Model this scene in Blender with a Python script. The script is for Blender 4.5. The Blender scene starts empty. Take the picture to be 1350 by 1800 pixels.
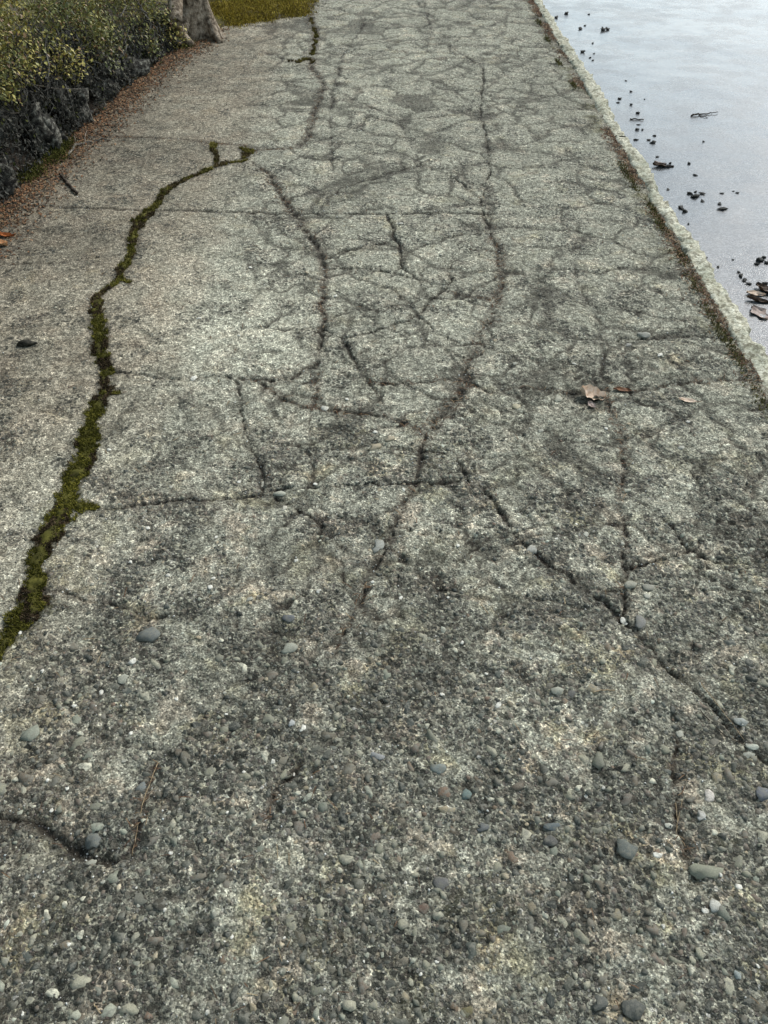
import bpy, math, random
import numpy as np
from mathutils import Vector, noise as mnoise

random.seed(11)
rng = np.random.default_rng(11)
S = bpy.context.scene
COL = S.collection

# ------------------------------------------------------------------ camera
PITCH = math.radians(44.0)
H = 1.5
FPX = 1352.0
cd = bpy.data.cameras.new('camera')
cam = bpy.data.objects.new('camera', cd)
COL.objects.link(cam)
cam.location = (0, 0, H)
cam.rotation_euler = (math.radians(90) - PITCH, 0, 0)
cd.sensor_fit = 'VERTICAL'
cd.sensor_height = 24.0
cd.lens = FPX / 1800 * 24.0
cd.clip_start = 0.02
cd.clip_end = 1500
S.camera = cam

# ------------------------------------------------------------------ light
SUN_EL, SUN_AZ = math.radians(43), math.radians(42)      # azimuth clockwise from +Y (ahead, to the right)
w = bpy.data.worlds.new('World')
S.world = w
w.use_nodes = True
wn = w.node_tree
wn.nodes.clear()
sky = wn.nodes.new('ShaderNodeTexSky')
sky.sky_type = 'NISHITA'
sky.sun_disc = False
sky.sun_elevation = SUN_EL
sky.sun_rotation = SUN_AZ
sky.air_density = 1.0
sky.dust_density = 1.2
sky.ozone_density = 1.0
hs = wn.nodes.new('ShaderNodeHueSaturation')
hs.inputs['Saturation'].default_value = 0.58
hs.inputs['Hue'].default_value = 0.465
bg = wn.nodes.new('ShaderNodeBackground')
bg.inputs['Strength'].default_value = 0.14
wo = wn.nodes.new('ShaderNodeOutputWorld')
wn.links.new(sky.outputs[0], hs.inputs['Color'])
wn.links.new(hs.outputs[0], bg.inputs['Color'])
wn.links.new(bg.outputs[0], wo.inputs[0])
sd = bpy.data.lights.new('sun', 'SUN')
sd.energy = 1.95
sd.angle = math.radians(12)
sd.color = (1.0, 0.97, 0.91)
sun = bpy.data.objects.new('sun', sd)
COL.objects.link(sun)
dirv = Vector((math.sin(SUN_AZ) * math.cos(SUN_EL), math.cos(SUN_AZ) * math.cos(SUN_EL), math.sin(SUN_EL)))
sun.rotation_euler = dirv.to_track_quat('Z', 'Y').to_euler()
sun.location = (3, 4, 6)
S.view_settings.view_transform = 'Standard'
S.view_settings.look = 'None'
S.view_settings.exposure = 0.33
S.view_settings.gamma = 1.0
S.view_settings.use_curve_mapping = False

# ------------------------------------------------------------------ helpers
def G(px, py, z=0.0):
    """ground position seen at a place of the photograph (metres)"""
    a, b = px - 675.0, py - 900.0
    down = FPX * math.sin(PITCH) + b * math.cos(PITCH)
    fwd = FPX * math.cos(PITCH) - b * math.sin(PITCH)
    t = (H - z) / down
    return (a * t, fwd * t)

def ppm(py):
    """photo pixels per metre across, on the ground"""
    return (FPX * math.sin(PITCH) + (py - 900.0) * math.cos(PITCH)) / H

def tag(o, label=None, cat=None, group=None, kind=None):
    if label: o['label'] = label
    if cat: o['category'] = cat
    if group: o['group'] = group
    if kind: o['kind'] = kind
    return o

def empty(name, loc=(0, 0, 0)):
    o = bpy.data.objects.new(name, None)
    o.empty_display_size = 0.1
    o.location = loc
    COL.objects.link(o)
    return o

def np_mesh(name, V, F, attrs=None, col=None, smooth=True):
    V = np.ascontiguousarray(V, dtype=np.float32)
    F = np.ascontiguousarray(F, dtype=np.int32)
    k = F.shape[1]
    me = bpy.data.meshes.new(name)
    me.vertices.add(len(V))
    me.vertices.foreach_set('co', V.ravel())
    me.loops.add(F.size)
    me.loops.foreach_set('vertex_index', F.ravel())
    me.polygons.add(len(F))
    me.polygons.foreach_set('loop_start', np.arange(0, F.size, k, dtype=np.int32))
    me.polygons.foreach_set('loop_total', np.full(len(F), k, dtype=np.int32))
    if smooth:
        me.polygons.foreach_set('use_smooth', np.ones(len(F), dtype=bool))
    me.update(calc_edges=True)
    for an, av in (attrs or {}).items():
        at = me.attributes.new(an, 'FLOAT', 'POINT')
        at.data.foreach_set('value', np.ascontiguousarray(av, dtype=np.float32))
    if col is not None:
        at = me.attributes.new('col', 'FLOAT_COLOR', 'POINT')
        c4 = np.ones((len(V), 4), dtype=np.float32)
        c4[:, :3] = col
        at.data.foreach_set('color', c4.ravel())
    return me

def obj(name, me, mat=None, parent=None, loc=None):
    o = bpy.data.objects.new(name, me)
    if mat and not me.materials:
        me.materials.append(mat)
    COL.objects.link(o)
    if parent: o.parent = parent
    if loc is not None: o.location = loc
    return o

# value noise on numpy arrays
_perm = rng.random((256, 256)).astype(np.float32)
def vnoise(x, y, ox=0, oy=0):
    x = x + ox; y = y + oy
    xi = np.floor(x).astype(np.int64); yi = np.floor(y).astype(np.int64)
    fx = x - xi; fy = y - yi
    fx = fx * fx * (3 - 2 * fx); fy = fy * fy * (3 - 2 * fy)
    a = _perm[xi & 255, yi & 255]; b = _perm[(xi + 1) & 255, yi & 255]
    c = _perm[xi & 255, (yi + 1) & 255]; d = _perm[(xi + 1) & 255, (yi + 1) & 255]
    return (a * (1 - fx) + b * fx) * (1 - fy) + (c * (1 - fx) + d * fx) * fy
def fbm(x, y, s, octv=4, seed=0):
    t = 0; amp = 1; tot = 0
    for i in range(octv):
        t = t + amp * vnoise(x * s, y * s, 17.3 * (seed + 1) + 5.1 * i, 31.7 * (seed + 2) + 9.7 * i)
        tot += amp; amp *= 0.5; s *= 2.03
    return t / tot
def sstep(a, b, x):
    t = np.clip((x - a) / (b - a), 0, 1)
    return t * t * (3 - 2 * t)

def ico(sub):
    import bmesh
    bm = bmesh.new()
    bmesh.ops.create_icosphere(bm, subdivisions=sub, radius=1.0)
    V = np.array([v.co[:] for v in bm.verts]); F = np.array([[v.index for v in f.verts] for f in bm.faces])
    bm.free()
    return V, F
ICO1, ICO2, ICO3 = ico(1), ico(2), ico(3)

def batch(bv, bf, M, L):
    """N copies of a small base mesh: M (N,3,3), L (N,3)"""
    N, nv = len(L), len(bv)
    V = np.einsum('nij,vj->nvi', M, bv) + L[:, None, :]
    F = bf[None] + (np.arange(N) * nv)[:, None, None]
    return V.reshape(-1, 3), F.reshape(-1, bf.shape[1])

def rotz(a):
    c, s = np.cos(a), np.sin(a); z = np.zeros_like(c); o = np.ones_like(c)
    return np.stack([np.stack([c, -s, z], -1), np.stack([s, c, z], -1), np.stack([z, z, o], -1)], -2)
def rotx(a):
    c, s = np.cos(a), np.sin(a); z = np.zeros_like(c); o = np.ones_like(c)
    return np.stack([np.stack([o, z, z], -1), np.stack([z, c, -s], -1), np.stack([z, s, c], -1)], -2)
def scl(sx, sy, sz):
    M = np.zeros((len(sx), 3, 3)); M[:, 0, 0] = sx; M[:, 1, 1] = sy; M[:, 2, 2] = sz
    return M

def tube(pts, rad, sides=6, wob=0.0):
    """tapered tube along points; returns V, F(quads)"""
    P = np.array(pts, float); n = len(P)
    R = np.array(rad, float) if np.ndim(rad) else np.full(n, rad, float)
    T = np.gradient(P, axis=0); T /= np.linalg.norm(T, axis=1)[:, None] + 1e-9
    up = np.array([0.13, 0.2, 1.0]) if abs(T[0, 2]) < .9 else np.array([1.0, 0.1, 0])
    V = []
    for i in range(n):
        a = np.cross(T[i], up); a /= np.linalg.norm(a) + 1e-9
        b = np.cross(T[i], a)
        for k in range(sides):
            th = 2 * math.pi * k / sides
            r = R[i] * (1 + wob * (random.random() - .5))
            V.append(P[i] + r * (math.cos(th) * a + math.sin(th) * b))
    F = []
    for i in range(n - 1):
        for k in range(sides):
            k2 = (k + 1) % sides
            F.append([i * sides + k, i * sides + k2, (i + 1) * sides + k2, (i + 1) * sides + k])
    V.append(P[0]); V.append(P[-1]); c0, c1 = len(V) - 2, len(V) - 1
    for k in range(0, sides):
        k2 = (k + 1) % sides
        F.append([c0, k2, k, k]); F.append([c1, (n - 1) * sides + k, (n - 1) * sides + k2, (n - 1) * sides + k2])
    return np.array(V), F
def tubes_mesh(name, lst):
    """lst of (V,F) -> one mesh (degenerate quads turned to triangles)"""
    V = []; F = []; o = 0
    for v, f in lst:
        V.extend(v.tolist())
        for q in f:
            q = [i + o for i in q]
            F.append(q[:3] if q[2] == q[3] else q)
        o += len(v)
    me = bpy.data.meshes.new(name); me.from_pydata(V, [], F)
    me.polygons.foreach_set('use_smooth', np.ones(len(me.polygons), dtype=bool)); me.update()
    return me

# ------------------------------------------------------------------ materials
class NT:
    def __init__(s, name):
        s.m = bpy.data.materials.new(name); s.m.use_nodes = True
        s.t = s.m.node_tree; s.t.nodes.clear()
        s.out = s.n('ShaderNodeOutputMaterial'); s.b = s.n('ShaderNodeBsdfPrincipled')
        s.l(s.b.outputs[0], s.out.inputs[0])
        s.pos = s.n('ShaderNodeNewGeometry').outputs['Position']
    def n(s, t): return s.t.nodes.new(t)
    def l(s, a, b): s.t.links.new(a, b)
    def put(s, sock, v):
        if hasattr(v, 'is_linked') or isinstance(v, bpy.types.NodeSocket): s.l(v, sock)
        elif isinstance(v, (tuple, list)) and len(v) == 3 and sock.type == 'RGBA': sock.default_value = (*v, 1)
        else: sock.default_value = v
    def math(s, op, a, b=0.0, c=None, clamp=False):
        n = s.n('ShaderNodeMath'); n.operation = op; n.use_clamp = clamp
        s.put(n.inputs[0], a); s.put(n.inputs[1], b)
        if c is not None: s.put(n.inputs[2], c)
        return n.outputs[0]
    def noise(s, scale, detail=3, rough=0.55, vec=None, dist=0.0):
        n = s.n('ShaderNodeTexNoise'); s.l(vec or s.pos, n.inputs['Vector'])
        n.inputs['Scale'].default_value = scale; n.inputs['Detail'].default_value = detail
        n.inputs['Roughness'].default_value = rough; n.inputs['Distortion'].default_value = dist
        return n.outputs['Fac']
    def voro(s, scale, feat='F1', vec=None, dim='2D', rnd=1.0):
        n = s.n('ShaderNodeTexVoronoi'); n.voronoi_dimensions = dim; n.feature = feat
        s.l(vec or s.pos, n.inputs['Vector']); n.inputs['Scale'].default_value = scale
        n.inputs['Randomness'].default_value = rnd
        return n
    def ramp(s, fac, stops, interp='LINEAR'):
        n = s.n('ShaderNodeValToRGB'); s.l(fac, n.inputs[0]); cr = n.color_ramp; cr.interpolation = interp
        while len(cr.elements) < len(stops): cr.elements.new(0.5)
        for e, (p, c) in zip(cr.elements, stops):
            e.position = p; e.color = (*c, 1) if isinstance(c, tuple) else (c, c, c, 1)
        return n.outputs[0]
    def mix(s, fac, a, b, mode='MIX'):
        n = s.n('ShaderNodeMix'); n.data_type = 'RGBA'; n.blend_type = mode; n.clamp_factor = True
        s.put(n.inputs[0], fac); s.put(n.inputs[6], a); s.put(n.inputs[7], b)
        return n.outputs[2]
    def maprange(s, v, a, b, c=0.0, d=1.0, smooth=True):
        n = s.n('ShaderNodeMapRange'); n.interpolation_type = 'SMOOTHSTEP' if smooth else 'LINEAR'
        s.put(n.inputs[0], v); s.put(n.inputs[1], a); s.put(n.inputs[2], b); s.put(n.inputs[3], c); s.put(n.inputs[4], d)
        return n.outputs[0]
    def attr(s, name, col=False):
        n = s.n('ShaderNodeAttribute'); n.attribute_name = name
        return n.outputs['Color'] if col else n.outputs['Fac']
    def sep(s, c):
        n = s.n('ShaderNodeSeparateColor'); s.l(c, n.inputs[0]); return n.outputs
    def bump(s, h, strength=0.5, dist=0.002):
        n = s.n('ShaderNodeBump'); n.inputs['Strength'].default_value = strength
        n.inputs['Distance'].default_value = dist; s.l(h, n.inputs['Height'])
        s.l(n.outputs[0], s.b.inputs['Normal'])
    def fin(s, col, rough=0.85, spec=0.3):
        s.put(s.b.inputs['Base Color'], col); s.put(s.b.inputs['Roughness'], rough)
        s.put(s.b.inputs['Specular IOR Level'], spec)
        return s.m

STONE_RAMP = [(0.0, (.035, .038, .038)), (.22, (.07, .074, .072)), (.4, (.105, .108, .10)), (.52, (.13, .115, .10)), (.62, (.16, .13, .118)),
              (.74, (.17, .175, .155)), (.88, (.25, .245, .21)), (.965, (.36, .35, .31)), (1.0, (.62, .61, .56))]

DARK_RAMP = [(0.0, (.05, .052, .043)), (.3, (.09, .093, .076)), (.55, (.14, .14, .113)), (.72, (.19, .172, .138)), (.86, (.25, .235, .19)), (1.0, (.38, .375, .30))]

def mat_concrete():
    m = NT('worn_concrete')
    wear, crack, rust, tone, green, patch, pinka, dirt = (m.attr(a) for a in ('wear', 'crack', 'rust', 'tone', 'green', 'patch', 'pink', 'dirt'))
    nM = m.noise(9, 5, .6); nF = m.noise(55, 4, .65); nS = m.noise(260, 3, .6)
    cem = m.ramp(m.math('ADD', m.math('MULTIPLY', nM, .40), m.math('MULTIPLY', nF, .60)),
                 [(.32, (.185, .182, .137)), (.5, (.36, .357, .283)), (.66, (.57, .565, .455))])
    pink = m.math('MAXIMUM', m.math('MULTIPLY', m.maprange(m.noise(9, 5, .7), .50, .62), m.math('ADD', .3, m.math('MULTIPLY', wear, .7))), pinka)
    cem = m.mix(m.math('MULTIPLY', pink, .75), cem, m.mix(1.0, cem, (1.0, .83, .76), 'MULTIPLY'))
    och = m.math('MULTIPLY', m.maprange(m.noise(7.1, 5, .65, dist=.4), .52, .64), m.math('ADD', .06, m.math('MULTIPLY', wear, .8)))
    cem = m.mix(m.math('MULTIPLY', och, .8), cem, m.mix(1.0, cem, (1.05, .97, .74), 'MULTIPLY'))
    vs = m.voro(280); r = m.sep(vs.outputs['Color'])
    sand = m.ramp(r[0], [(0, .30), (.3, .66), (.6, 1.0), (.85, 1.45), (1, 2.3)])
    c = m.mix(.85, cem, sand, 'MULTIPLY')
    # small aggregate, 8 mm
    v1 = m.voro(120); s1 = m.sep(v1.outputs['Color'])
    thr1 = m.math('ADD', m.math('MULTIPLY', s1[1], .42), m.math('ADD', m.math('MULTIPLY', wear, .22), m.math('MULTIPLY', m.math('SUBTRACT', nF, .5), -.7)))
    k1 = m.maprange(m.math('SUBTRACT', thr1, v1.outputs['Distance']), .0, .10)
    st1 = m.ramp(s1[0], STONE_RAMP)
    st1 = m.mix(.5, st1, sand, 'MULTIPLY')
    c = m.mix(m.math('MULTIPLY', k1, m.math('ADD', .28, m.math('MULTIPLY', patch, .55))), c, st1)
    # 20 mm aggregate where the cement skin is gone
    wv = m.n('ShaderNodeVectorMath'); wv.operation = 'ADD'
    nv = m.n('ShaderNodeTexNoise'); nv.inputs['Scale'].default_value = 70; nv.inputs['Detail'].default_value = 2; m.l(m.pos, nv.inputs['Vector'])
    sv = m.n('ShaderNodeVectorMath'); sv.operation = 'SCALE'; sv.inputs['Scale'].default_value = .012; m.l(nv.outputs['Color'], sv.inputs[0])
    m.l(m.pos, wv.inputs[0]); m.l(sv.outputs[0], wv.inputs[1])
    v2 = m.voro(58, vec=wv.outputs[0]); s2 = m.sep(v2.outputs['Color'])
    thr2 = m.math('ADD', m.math('MULTIPLY', s2[1], .34), m.math('ADD', m.math('MULTIPLY', patch, .46), -.22))
    thr2 = m.math('ADD', thr2, m.math('MULTIPLY', m.math('SUBTRACT', nF, .5), .45))
    k2 = m.maprange(m.math('SUBTRACT', thr2, v2.outputs['Distance']), .0, .06)
    st2 = m.mix(.45, m.ramp(s2[0], DARK_RAMP), sand, 'MULTIPLY')
    c = m.mix(m.math('MULTIPLY', k2, .9), c, st2)
    c = m.mix(1.0, c, m.ramp(m.noise(46, 7, .80), [(.37, .54), (.5, .98), (.63, 1.6)]), 'MULTIPLY')
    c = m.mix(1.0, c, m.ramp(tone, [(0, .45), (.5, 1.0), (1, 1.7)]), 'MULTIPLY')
    sp = m.maprange(m.noise(110, 2, .7), .58, .68)
    c = m.mix(m.math('MULTIPLY', sp, .45), c, (.05, .05, .04))
    lp = m.maprange(m.noise(64, 3, .7, dist=.3), .62, .70)
    c = m.mix(m.math('MULTIPLY', lp, .35), c, (.58, .56, .46))
    c = m.mix(m.math('MULTIPLY', green, m.maprange(nF, .35, .6)), c, (.105, .10, .035))
    rd = m.math('MULTIPLY', rust, m.maprange(m.noise(120, 3, .7), .40, .62))
    c = m.mix(rd, c, (.155, .11, .08))
    c = m.mix(m.math('MULTIPLY', dirt, m.maprange(m.noise(70, 3, .7), .36, .58)), c, (.13, .112, .086))
    cr = m.math('MULTIPLY', crack, m.maprange(nF, .15, .55))
    c = m.mix(1.0, c, (1.0, .985, .968), "MULTIPLY")
    c = m.mix(cr, c, (.04, .034, .026))
    h = m.math('ADD', m.math('MULTIPLY', nS, .6), m.math('MULTIPLY', r[1], .6))
    h = m.math('ADD', h, m.math('MULTIPLY', k1, .9))
    h = m.math('ADD', h, m.math('MULTIPLY', k2, .5))
    h = m.math('ADD', h, m.math('MULTIPLY', nF, 2.4))
    m.bump(h, 1.0, .0042)
    return m.fin(c, .9, .2)
M_CON = mat_concrete()

def mat_stone(name, src):
    m = NT(name)
    if src == 'attr': base = m.attr('col', True)
    else: base = m.n('ShaderNodeObjectInfo'); base = base.outputs['Color']
    n1 = m.noise(120, 4, .65); n2 = m.noise(500, 3, .6)
    c = m.mix(.8, base, m.ramp(n2, [(.3, .62), (.5, 1.0), (.7, 1.35)]), 'MULTIPLY')
    if src == 'attr':
        dust = m.maprange(n1, .46, .62)
        c = m.mix(m.math('MULTIPLY', dust, .72), c, (.21, .205, .17))
    else:
        dust = m.maprange(n1, .47, .60)
        c = m.mix(m.math('MULTIPLY', dust, .5), c, (.22, .21, .165))
    m.bump(m.math('ADD', n1, m.math('MULTIPLY', n2, .5)), .6, .0015)
    return m.fin(c, .72, .35)
M_STA = mat_stone('embedded_stone', 'attr')
M_STO = mat_stone('loose_stone', 'obj')

def mat_simple(name, stops, scale=40, rough=.85, bumpd=.002, spec=.25, bs=.6):
    m = NT(name)
    n = m.noise(scale, 5, .62)
    c = m.ramp(n, stops)
    m.bump(m.noise(scale * 3, 4, .6), bs, bumpd)
    return m.fin(c, rough, spec)
def mat_attr(name, rough=.8, spec=.25, sss=False, var=.35, scale=200):
    m = NT(name)
    n = m.noise(scale, 3, .6)
    c = m.mix(var, m.attr('col', True), m.ramp(n, [(.3, .5), (.55, 1.0), (.75, 1.6)]), 'MULTIPLY')
    return m.fin(c, rough, spec)
M_LITTER = mat_attr('litter', .85, .15)
M_MOSS = mat_attr('moss', .9, .1)
M_LEAF = mat_attr('shrub_leaf', .5, .35, var=.2)
M_GRIT = mat_attr('grit', .7, .3, var=.3, scale=600)

# ------------------------------------------------------------------ crack network (photo places -> metres)
# (kind, [(x, y, width_px), ...]); kinds: t thin dark, n with needles, m moss, f faint seam only
CR = []
def K(kind, pts, w=5):
    CR.append((kind, [(p[0], p[1], p[2] if len(p) > 2 else w) for p in pts]))
K('m', [(-60, 1215, 26), (5, 1130, 25), (35, 1090, 55), (55, 1060, 55), (60, 1030, 35), (62, 990, 30), (80, 950, 40), (105, 910, 45), (115, 880, 40), (125, 850, 35), (148, 810, 35), (150, 780, 35), (160, 745, 30), (175, 715, 28), (185, 680, 25), (188, 650, 22), (175, 620, 24), (175, 590, 30), (172, 560, 30), (170, 525, 20), (195, 503, 14), (210, 488, 18), (222, 460, 18), (232, 430, 20), (235, 405, 22), (245, 385, 28), (275, 360, 20), (290, 335, 22), (320, 318, 12), (350, 305, 12), (375, 295, 20), (400, 285, 14), (432, 282, 8)])
K('m', [(378, 292, 10), (380, 272, 13), (376, 250, 12)])
K('m', [(120, 885, 25), (145, 890, 30), (165, 893, 14)])
K('m', [(210, 492, 12), (228, 496, 7)])
K('m', [(185, 690, 10), (205, 688, 14)])
K('m', [(422, 260, 10), (438, 264, 20), (430, 278, 14)])
K('m', [(508, 108, 12), (525, 107, 20), (545, 104, 20), (552, 112, 12)])
K('m', [(550, 95, 9), (556, 60, 8), (546, 30, 8)])
K('n', [(120, 236, 4), (150, 235, 5), (200, 238), (260, 240), (340, 247), (420, 255), (470, 262), (527, 260, 8)], 5)
K('n', [(432, 282, 5), (436, 268, 5), (470, 262, 5)])
K('n', [(527, 258, 12), (545, 230, 10), (553, 190, 9), (570, 150, 8), (562, 135, 9), (546, 118, 10), (550, 90, 12), (556, 60, 8), (548, 30, 10), (550, 0, 8), (548, -60, 8)], 8)
K('t', [(460, 92), (490, 100, 8), (518, 108, 8)], 6)
K('j', [(-40, 362, 4), (60, 362), (150, 365), (230, 368), (340, 370), (450, 373), (515, 376), (600, 375), (700, 375), (780, 374), (850, 376), (870, 375)], 6)
K('f', [(870, 375), (960, 382), (1060, 388), (1200, 396)], 3)
K('t', [(-70, 468), (20, 465), (100, 463), (170, 452), (222, 445)], 4)
K('n', [(445, 285, 5), (475, 310, 8), (495, 345, 10), (515, 375, 14), (530, 392, 20), (540, 410, 12), (560, 440, 10), (572, 470, 12), (568, 500, 11), (565, 540, 10), (568, 575, 14), (562, 610, 10), (556, 640, 12), (520, 660, 12), (480, 668, 10), (420, 665, 8)])
K('t', [(188, 648), (250, 655), (300, 664, 7), (340, 665), (400, 660), (420, 675), (424, 700), (422, 722, 6), (430, 750, 7), (440, 780, 6), (452, 810, 7), (460, 850, 8), (465, 868, 8)], 4)
K('j', [(165, 893), (250, 887), (300, 880, 5), (380, 877, 4), (440, 873, 4), (465, 868, 7), (500, 880, 6), (530, 900, 4), (555, 915, 3)], 5)
K('f', [(555, 915), (600, 960), (650, 1000)], 3)
K('t', [(465, 862, 8), (550, 855), (620, 852), (700, 850), (735, 846), (830, 845), (850, 860, 8), (870, 885, 8), (890, 915, 9), (905, 940, 8), (940, 970, 8), (1000, 1010, 9), (1050, 1050, 10), (1100, 1090, 12), (1150, 1140, 5), (1190, 1180, 11), (1230, 1220, 5), (1290, 1290, 4), (1350, 1340, 7), (1480, 1440, 7)], 5)
K('t', [(680, 376), (690, 400), (703, 430), (703, 462), (735, 490), (760, 500)], 6)
K('t', [(572, 455), (600, 440), (640, 432), (700, 424)], 5)
K('t', [(572, 470), (640, 470), (690, 478), (735, 490)], 5)
K('f', [(760, 500), (785, 505)], 4)
K('n', [(850, 376), (862, 405), (875, 440), (880, 480), (882, 505), (865, 545, 14), (850, 575, 12), (835, 610, 14), (822, 640, 13), (818, 665, 16), (800, 700, 14), (782, 728, 16), (748, 760, 15), (738, 790, 12), (733, 845, 10), (725, 862, 10), (705, 900, 12), (690, 940, 16), (672, 975, 14), (655, 1000, 10), (640, 1040, 12), (630, 1070, 12), (605, 1110, 12), (592, 1145, 8)], 9)
K('f', [(592, 1145), (520, 1230), (500, 1290), (530, 1340)], 4)
K('t', [(740, 290), (800, 312), (845, 348), (850, 376)], 5)
K('t', [(845, 348), (858, 310), (862, 280), (845, 200), (850, 120)], 5)
K('f', [(740, 290), (690, 300), (600, 330), (530, 392)], 4)
K('t', [(795, 460), (790, 480, 8), (785, 505, 8), (755, 525, 7), (740, 548, 7), (718, 562, 8), (690, 568, 6), (655, 580, 6), (600, 592, 6), (568, 575, 5)], 6)
K('n', [(785, 512), (830, 520), (880, 527)], 6)
K('f', [(795, 460), (830, 440), (875, 440)], 4)
K('t', [(735, 550), (770, 585), (800, 598), (828, 610)], 4)
K('t', [(600, 592, 7), (615, 620, 9), (628, 645, 8), (645, 668, 5), (662, 690, 5)], 6)
K('n', [(645, 668), (690, 672), (740, 671), (815, 668)], 5)
K('n', [(560, 655), (555, 700), (548, 715, 8), (600, 720), (650, 728), (700, 738), (748, 760)], 7)
K('n', [(462, 672), (500, 700), (525, 712), (548, 716)], 9)
K('f', [(548, 716), (545, 760), (550, 855)], 3)
K('n', [(815, 668), (860, 690), (920, 680), (1000, 688), (1060, 684, 7), (1110, 686, 7), (1200, 675), (1290, 668), (1340, 668)], 4)
K('n', [(1060, 684), (1075, 730, 8), (1095, 780, 10), (1100, 830, 7), (1088, 870, 6), (1100, 920, 8), (1095, 980, 7), (1098, 1040, 7), (1095, 1085)], 6)
K('t', [(1095, 862), (1140, 890, 7), (1180, 920, 8), (1215, 965, 9), (1270, 990, 5), (1350, 975, 5), (1420, 970)], 5)
K('t', [(1098, 1000), (1130, 992), (1170, 980), (1215, 965)], 6)
K('t', [(1030, 1032, 5), (1060, 1036, 6), (1098, 1038, 5)], 5)
K('f', [(800, 985), (850, 952, 5), (905, 940, 6)], 4)
K('t', [(738, 795), (800, 800), (825, 845)], 4)
K('f', [(950, 470), (880, 480)], 4)
K('t', [(60, 1030), (100, 1037), (150, 1056), (200, 1060), (260, 1087, 7), (330, 1080, 5)], 6)
K('f', [(330, 1080), (420, 1100), (520, 1120), (598, 1130)], 3)
K('t', [(-60, 1425, 8), (0, 1435, 12), (60, 1445, 14), (100, 1470, 16), (150, 1500, 20), (200, 1512, 14), (232, 1500, 8)], 12)
K('n', [(275, 1338, 5), (262, 1380, 6), (250, 1420, 7), (238, 1460, 8), (228, 1500, 8)], 6)
K('n', [(530, 1340, 8), (510, 1365, 9), (480, 1400, 7), (468, 1440, 7)], 7)
K('f', [(1018, 395), (1010, 480), (1060, 600), (1060, 684)], 4)
K('t', [(1020, 604), (1060, 600), (1130, 594, 7), (1220, 590), (1310, 598)], 4)
K('n', [(1190, 1290), (1180, 1350), (1190, 1440), (1230, 1560)], 7)
K('f', [(585, 300), (580, 200), (600, 100), (640, 40)], 4)
K('f', [(850, 120), (760, 60), (740, -20)], 4)
K('f', [(700, 210), (845, 200), (960, 190), (1050, 190)], 3)
K('f', [(570, 150), (700, 210), (740, 290)], 4)

# kerb: straight line through two places
kA = np.array(G(1327, 657)); kB = np.array(G(977, 67))
kslope = (kB[0] - kA[0]) / (kB[1] - kA[1])
def kerb_x(y): return kA[0] + (y - kA[1]) * kslope
# hedge side edge of the pavement
HP = [(-60, 440), (0, 385), (60, 320), (110, 270), (180, 205), (250, 140), (300, 100), (345, 72)]
HW = np.array([G(*p) for p in HP])
def hedge_x(y):
    return np.interp(y, HW[:, 1], HW[:, 0], left=HW[0, 0])
YEND = G(350, 52)[1]             # beyond this the bed turns in front of the path
XBED = G(548, 12)[0]

# ------------------------------------------------------------------ pavement heightfield
xs = np.arange(-2.05, 1.40, 0.005)
yl = [0.20]
while yl[-1] < 9.2:
    yl.append(yl[-1] + 0.0042 * (1 + yl[-1] ** 2 / 8))
ys = np.array(yl)
X, Y = np.meshgrid(xs, ys)                      # rows = y
X = X.astype(np.float32); Y = Y.astype(np.float32)

def jitter(pts):
    """world polyline with fractal wobble, step about 2.5 cm"""
    out = []
    W = [(*G(p[0], p[1]), p[2] / ppm(p[1])) for p in pts]
    for a, b in zip(W[:-1], W[1:]):
        L = math.hypot(b[0] - a[0], b[1] - a[1]); n = max(1, int(L / .025))
        nx, ny = -(b[1] - a[1]) / (L + 1e-6), (b[0] - a[0]) / (L + 1e-6)
        for i in range(n):
            t = i / n
            am = (min(t, 1 - t) * 2) ** .5 if n > 1 else 0
            j = (mnoise.noise(Vector((a[0] * 9 + t * L * 14, a[1] * 7, 1.7))) * .024 + mnoise.noise(Vector((a[0] * 30 + t * L * 50, a[1] * 20, 5.1))) * .012) * am * min(1, L / .12)
            out.append((a[0] + (b[0] - a[0]) * t + nx * j, a[1] + (b[1] - a[1]) * t + ny * j, a[2] + (b[2] - a[2]) * t))
    out.append(W[-1])
    return out
CW = [(k, jitter(p)) for k, p in CR]

D = {k: np.full(X.shape, 9.0, np.float32) for k in 'tnmfj'}      # distance divided by half width
A = np.full(X.shape, 9.0, np.float32)                           # absolute distance to edge of any crack
wn1 = fbm(X, Y, 25, 4, 3); wn2 = fbm(X, Y, 5.5, 3, 33); wn3 = fbm(X, Y, 80, 3, 34)
for kind, P in CW:
    for a, b in zip(P[:-1], P[1:]):
        wmax = max(a[2], b[2]) * .5
        R = wmax * 3 + .05
        x0, x1 = min(a[0], b[0]) - R, max(a[0], b[0]) + R
        y0, y1 = min(a[1], b[1]) - R, max(a[1], b[1]) + R
        i0, i1 = np.searchsorted(xs, [x0, x1]); j0, j1 = np.searchsorted(ys, [y0, y1])
        if i1 <= i0 or j1 <= j0: continue
        xx = X[j0:j1, i0:i1]; yy = Y[j0:j1, i0:i1]
        dx, dy = b[0] - a[0], b[1] - a[1]
        t = np.clip(((xx - a[0]) * dx + (yy - a[1]) * dy) / (dx * dx + dy * dy + 1e-9), 0, 1)
        d = np.hypot(xx - a[0] - dx * t, yy - a[1] - dy * t)
        hw = np.maximum((a[2] + (b[2] - a[2]) * t) * .5, .0022)
        D[kind][j0:j1, i0:i1] = np.minimum(D[kind][j0:j1, i0:i1], d / hw)
        A[j0:j1, i0:i1] = np.minimum(A[j0:j1, i0:i1], np.maximum(d - hw, 0))
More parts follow.
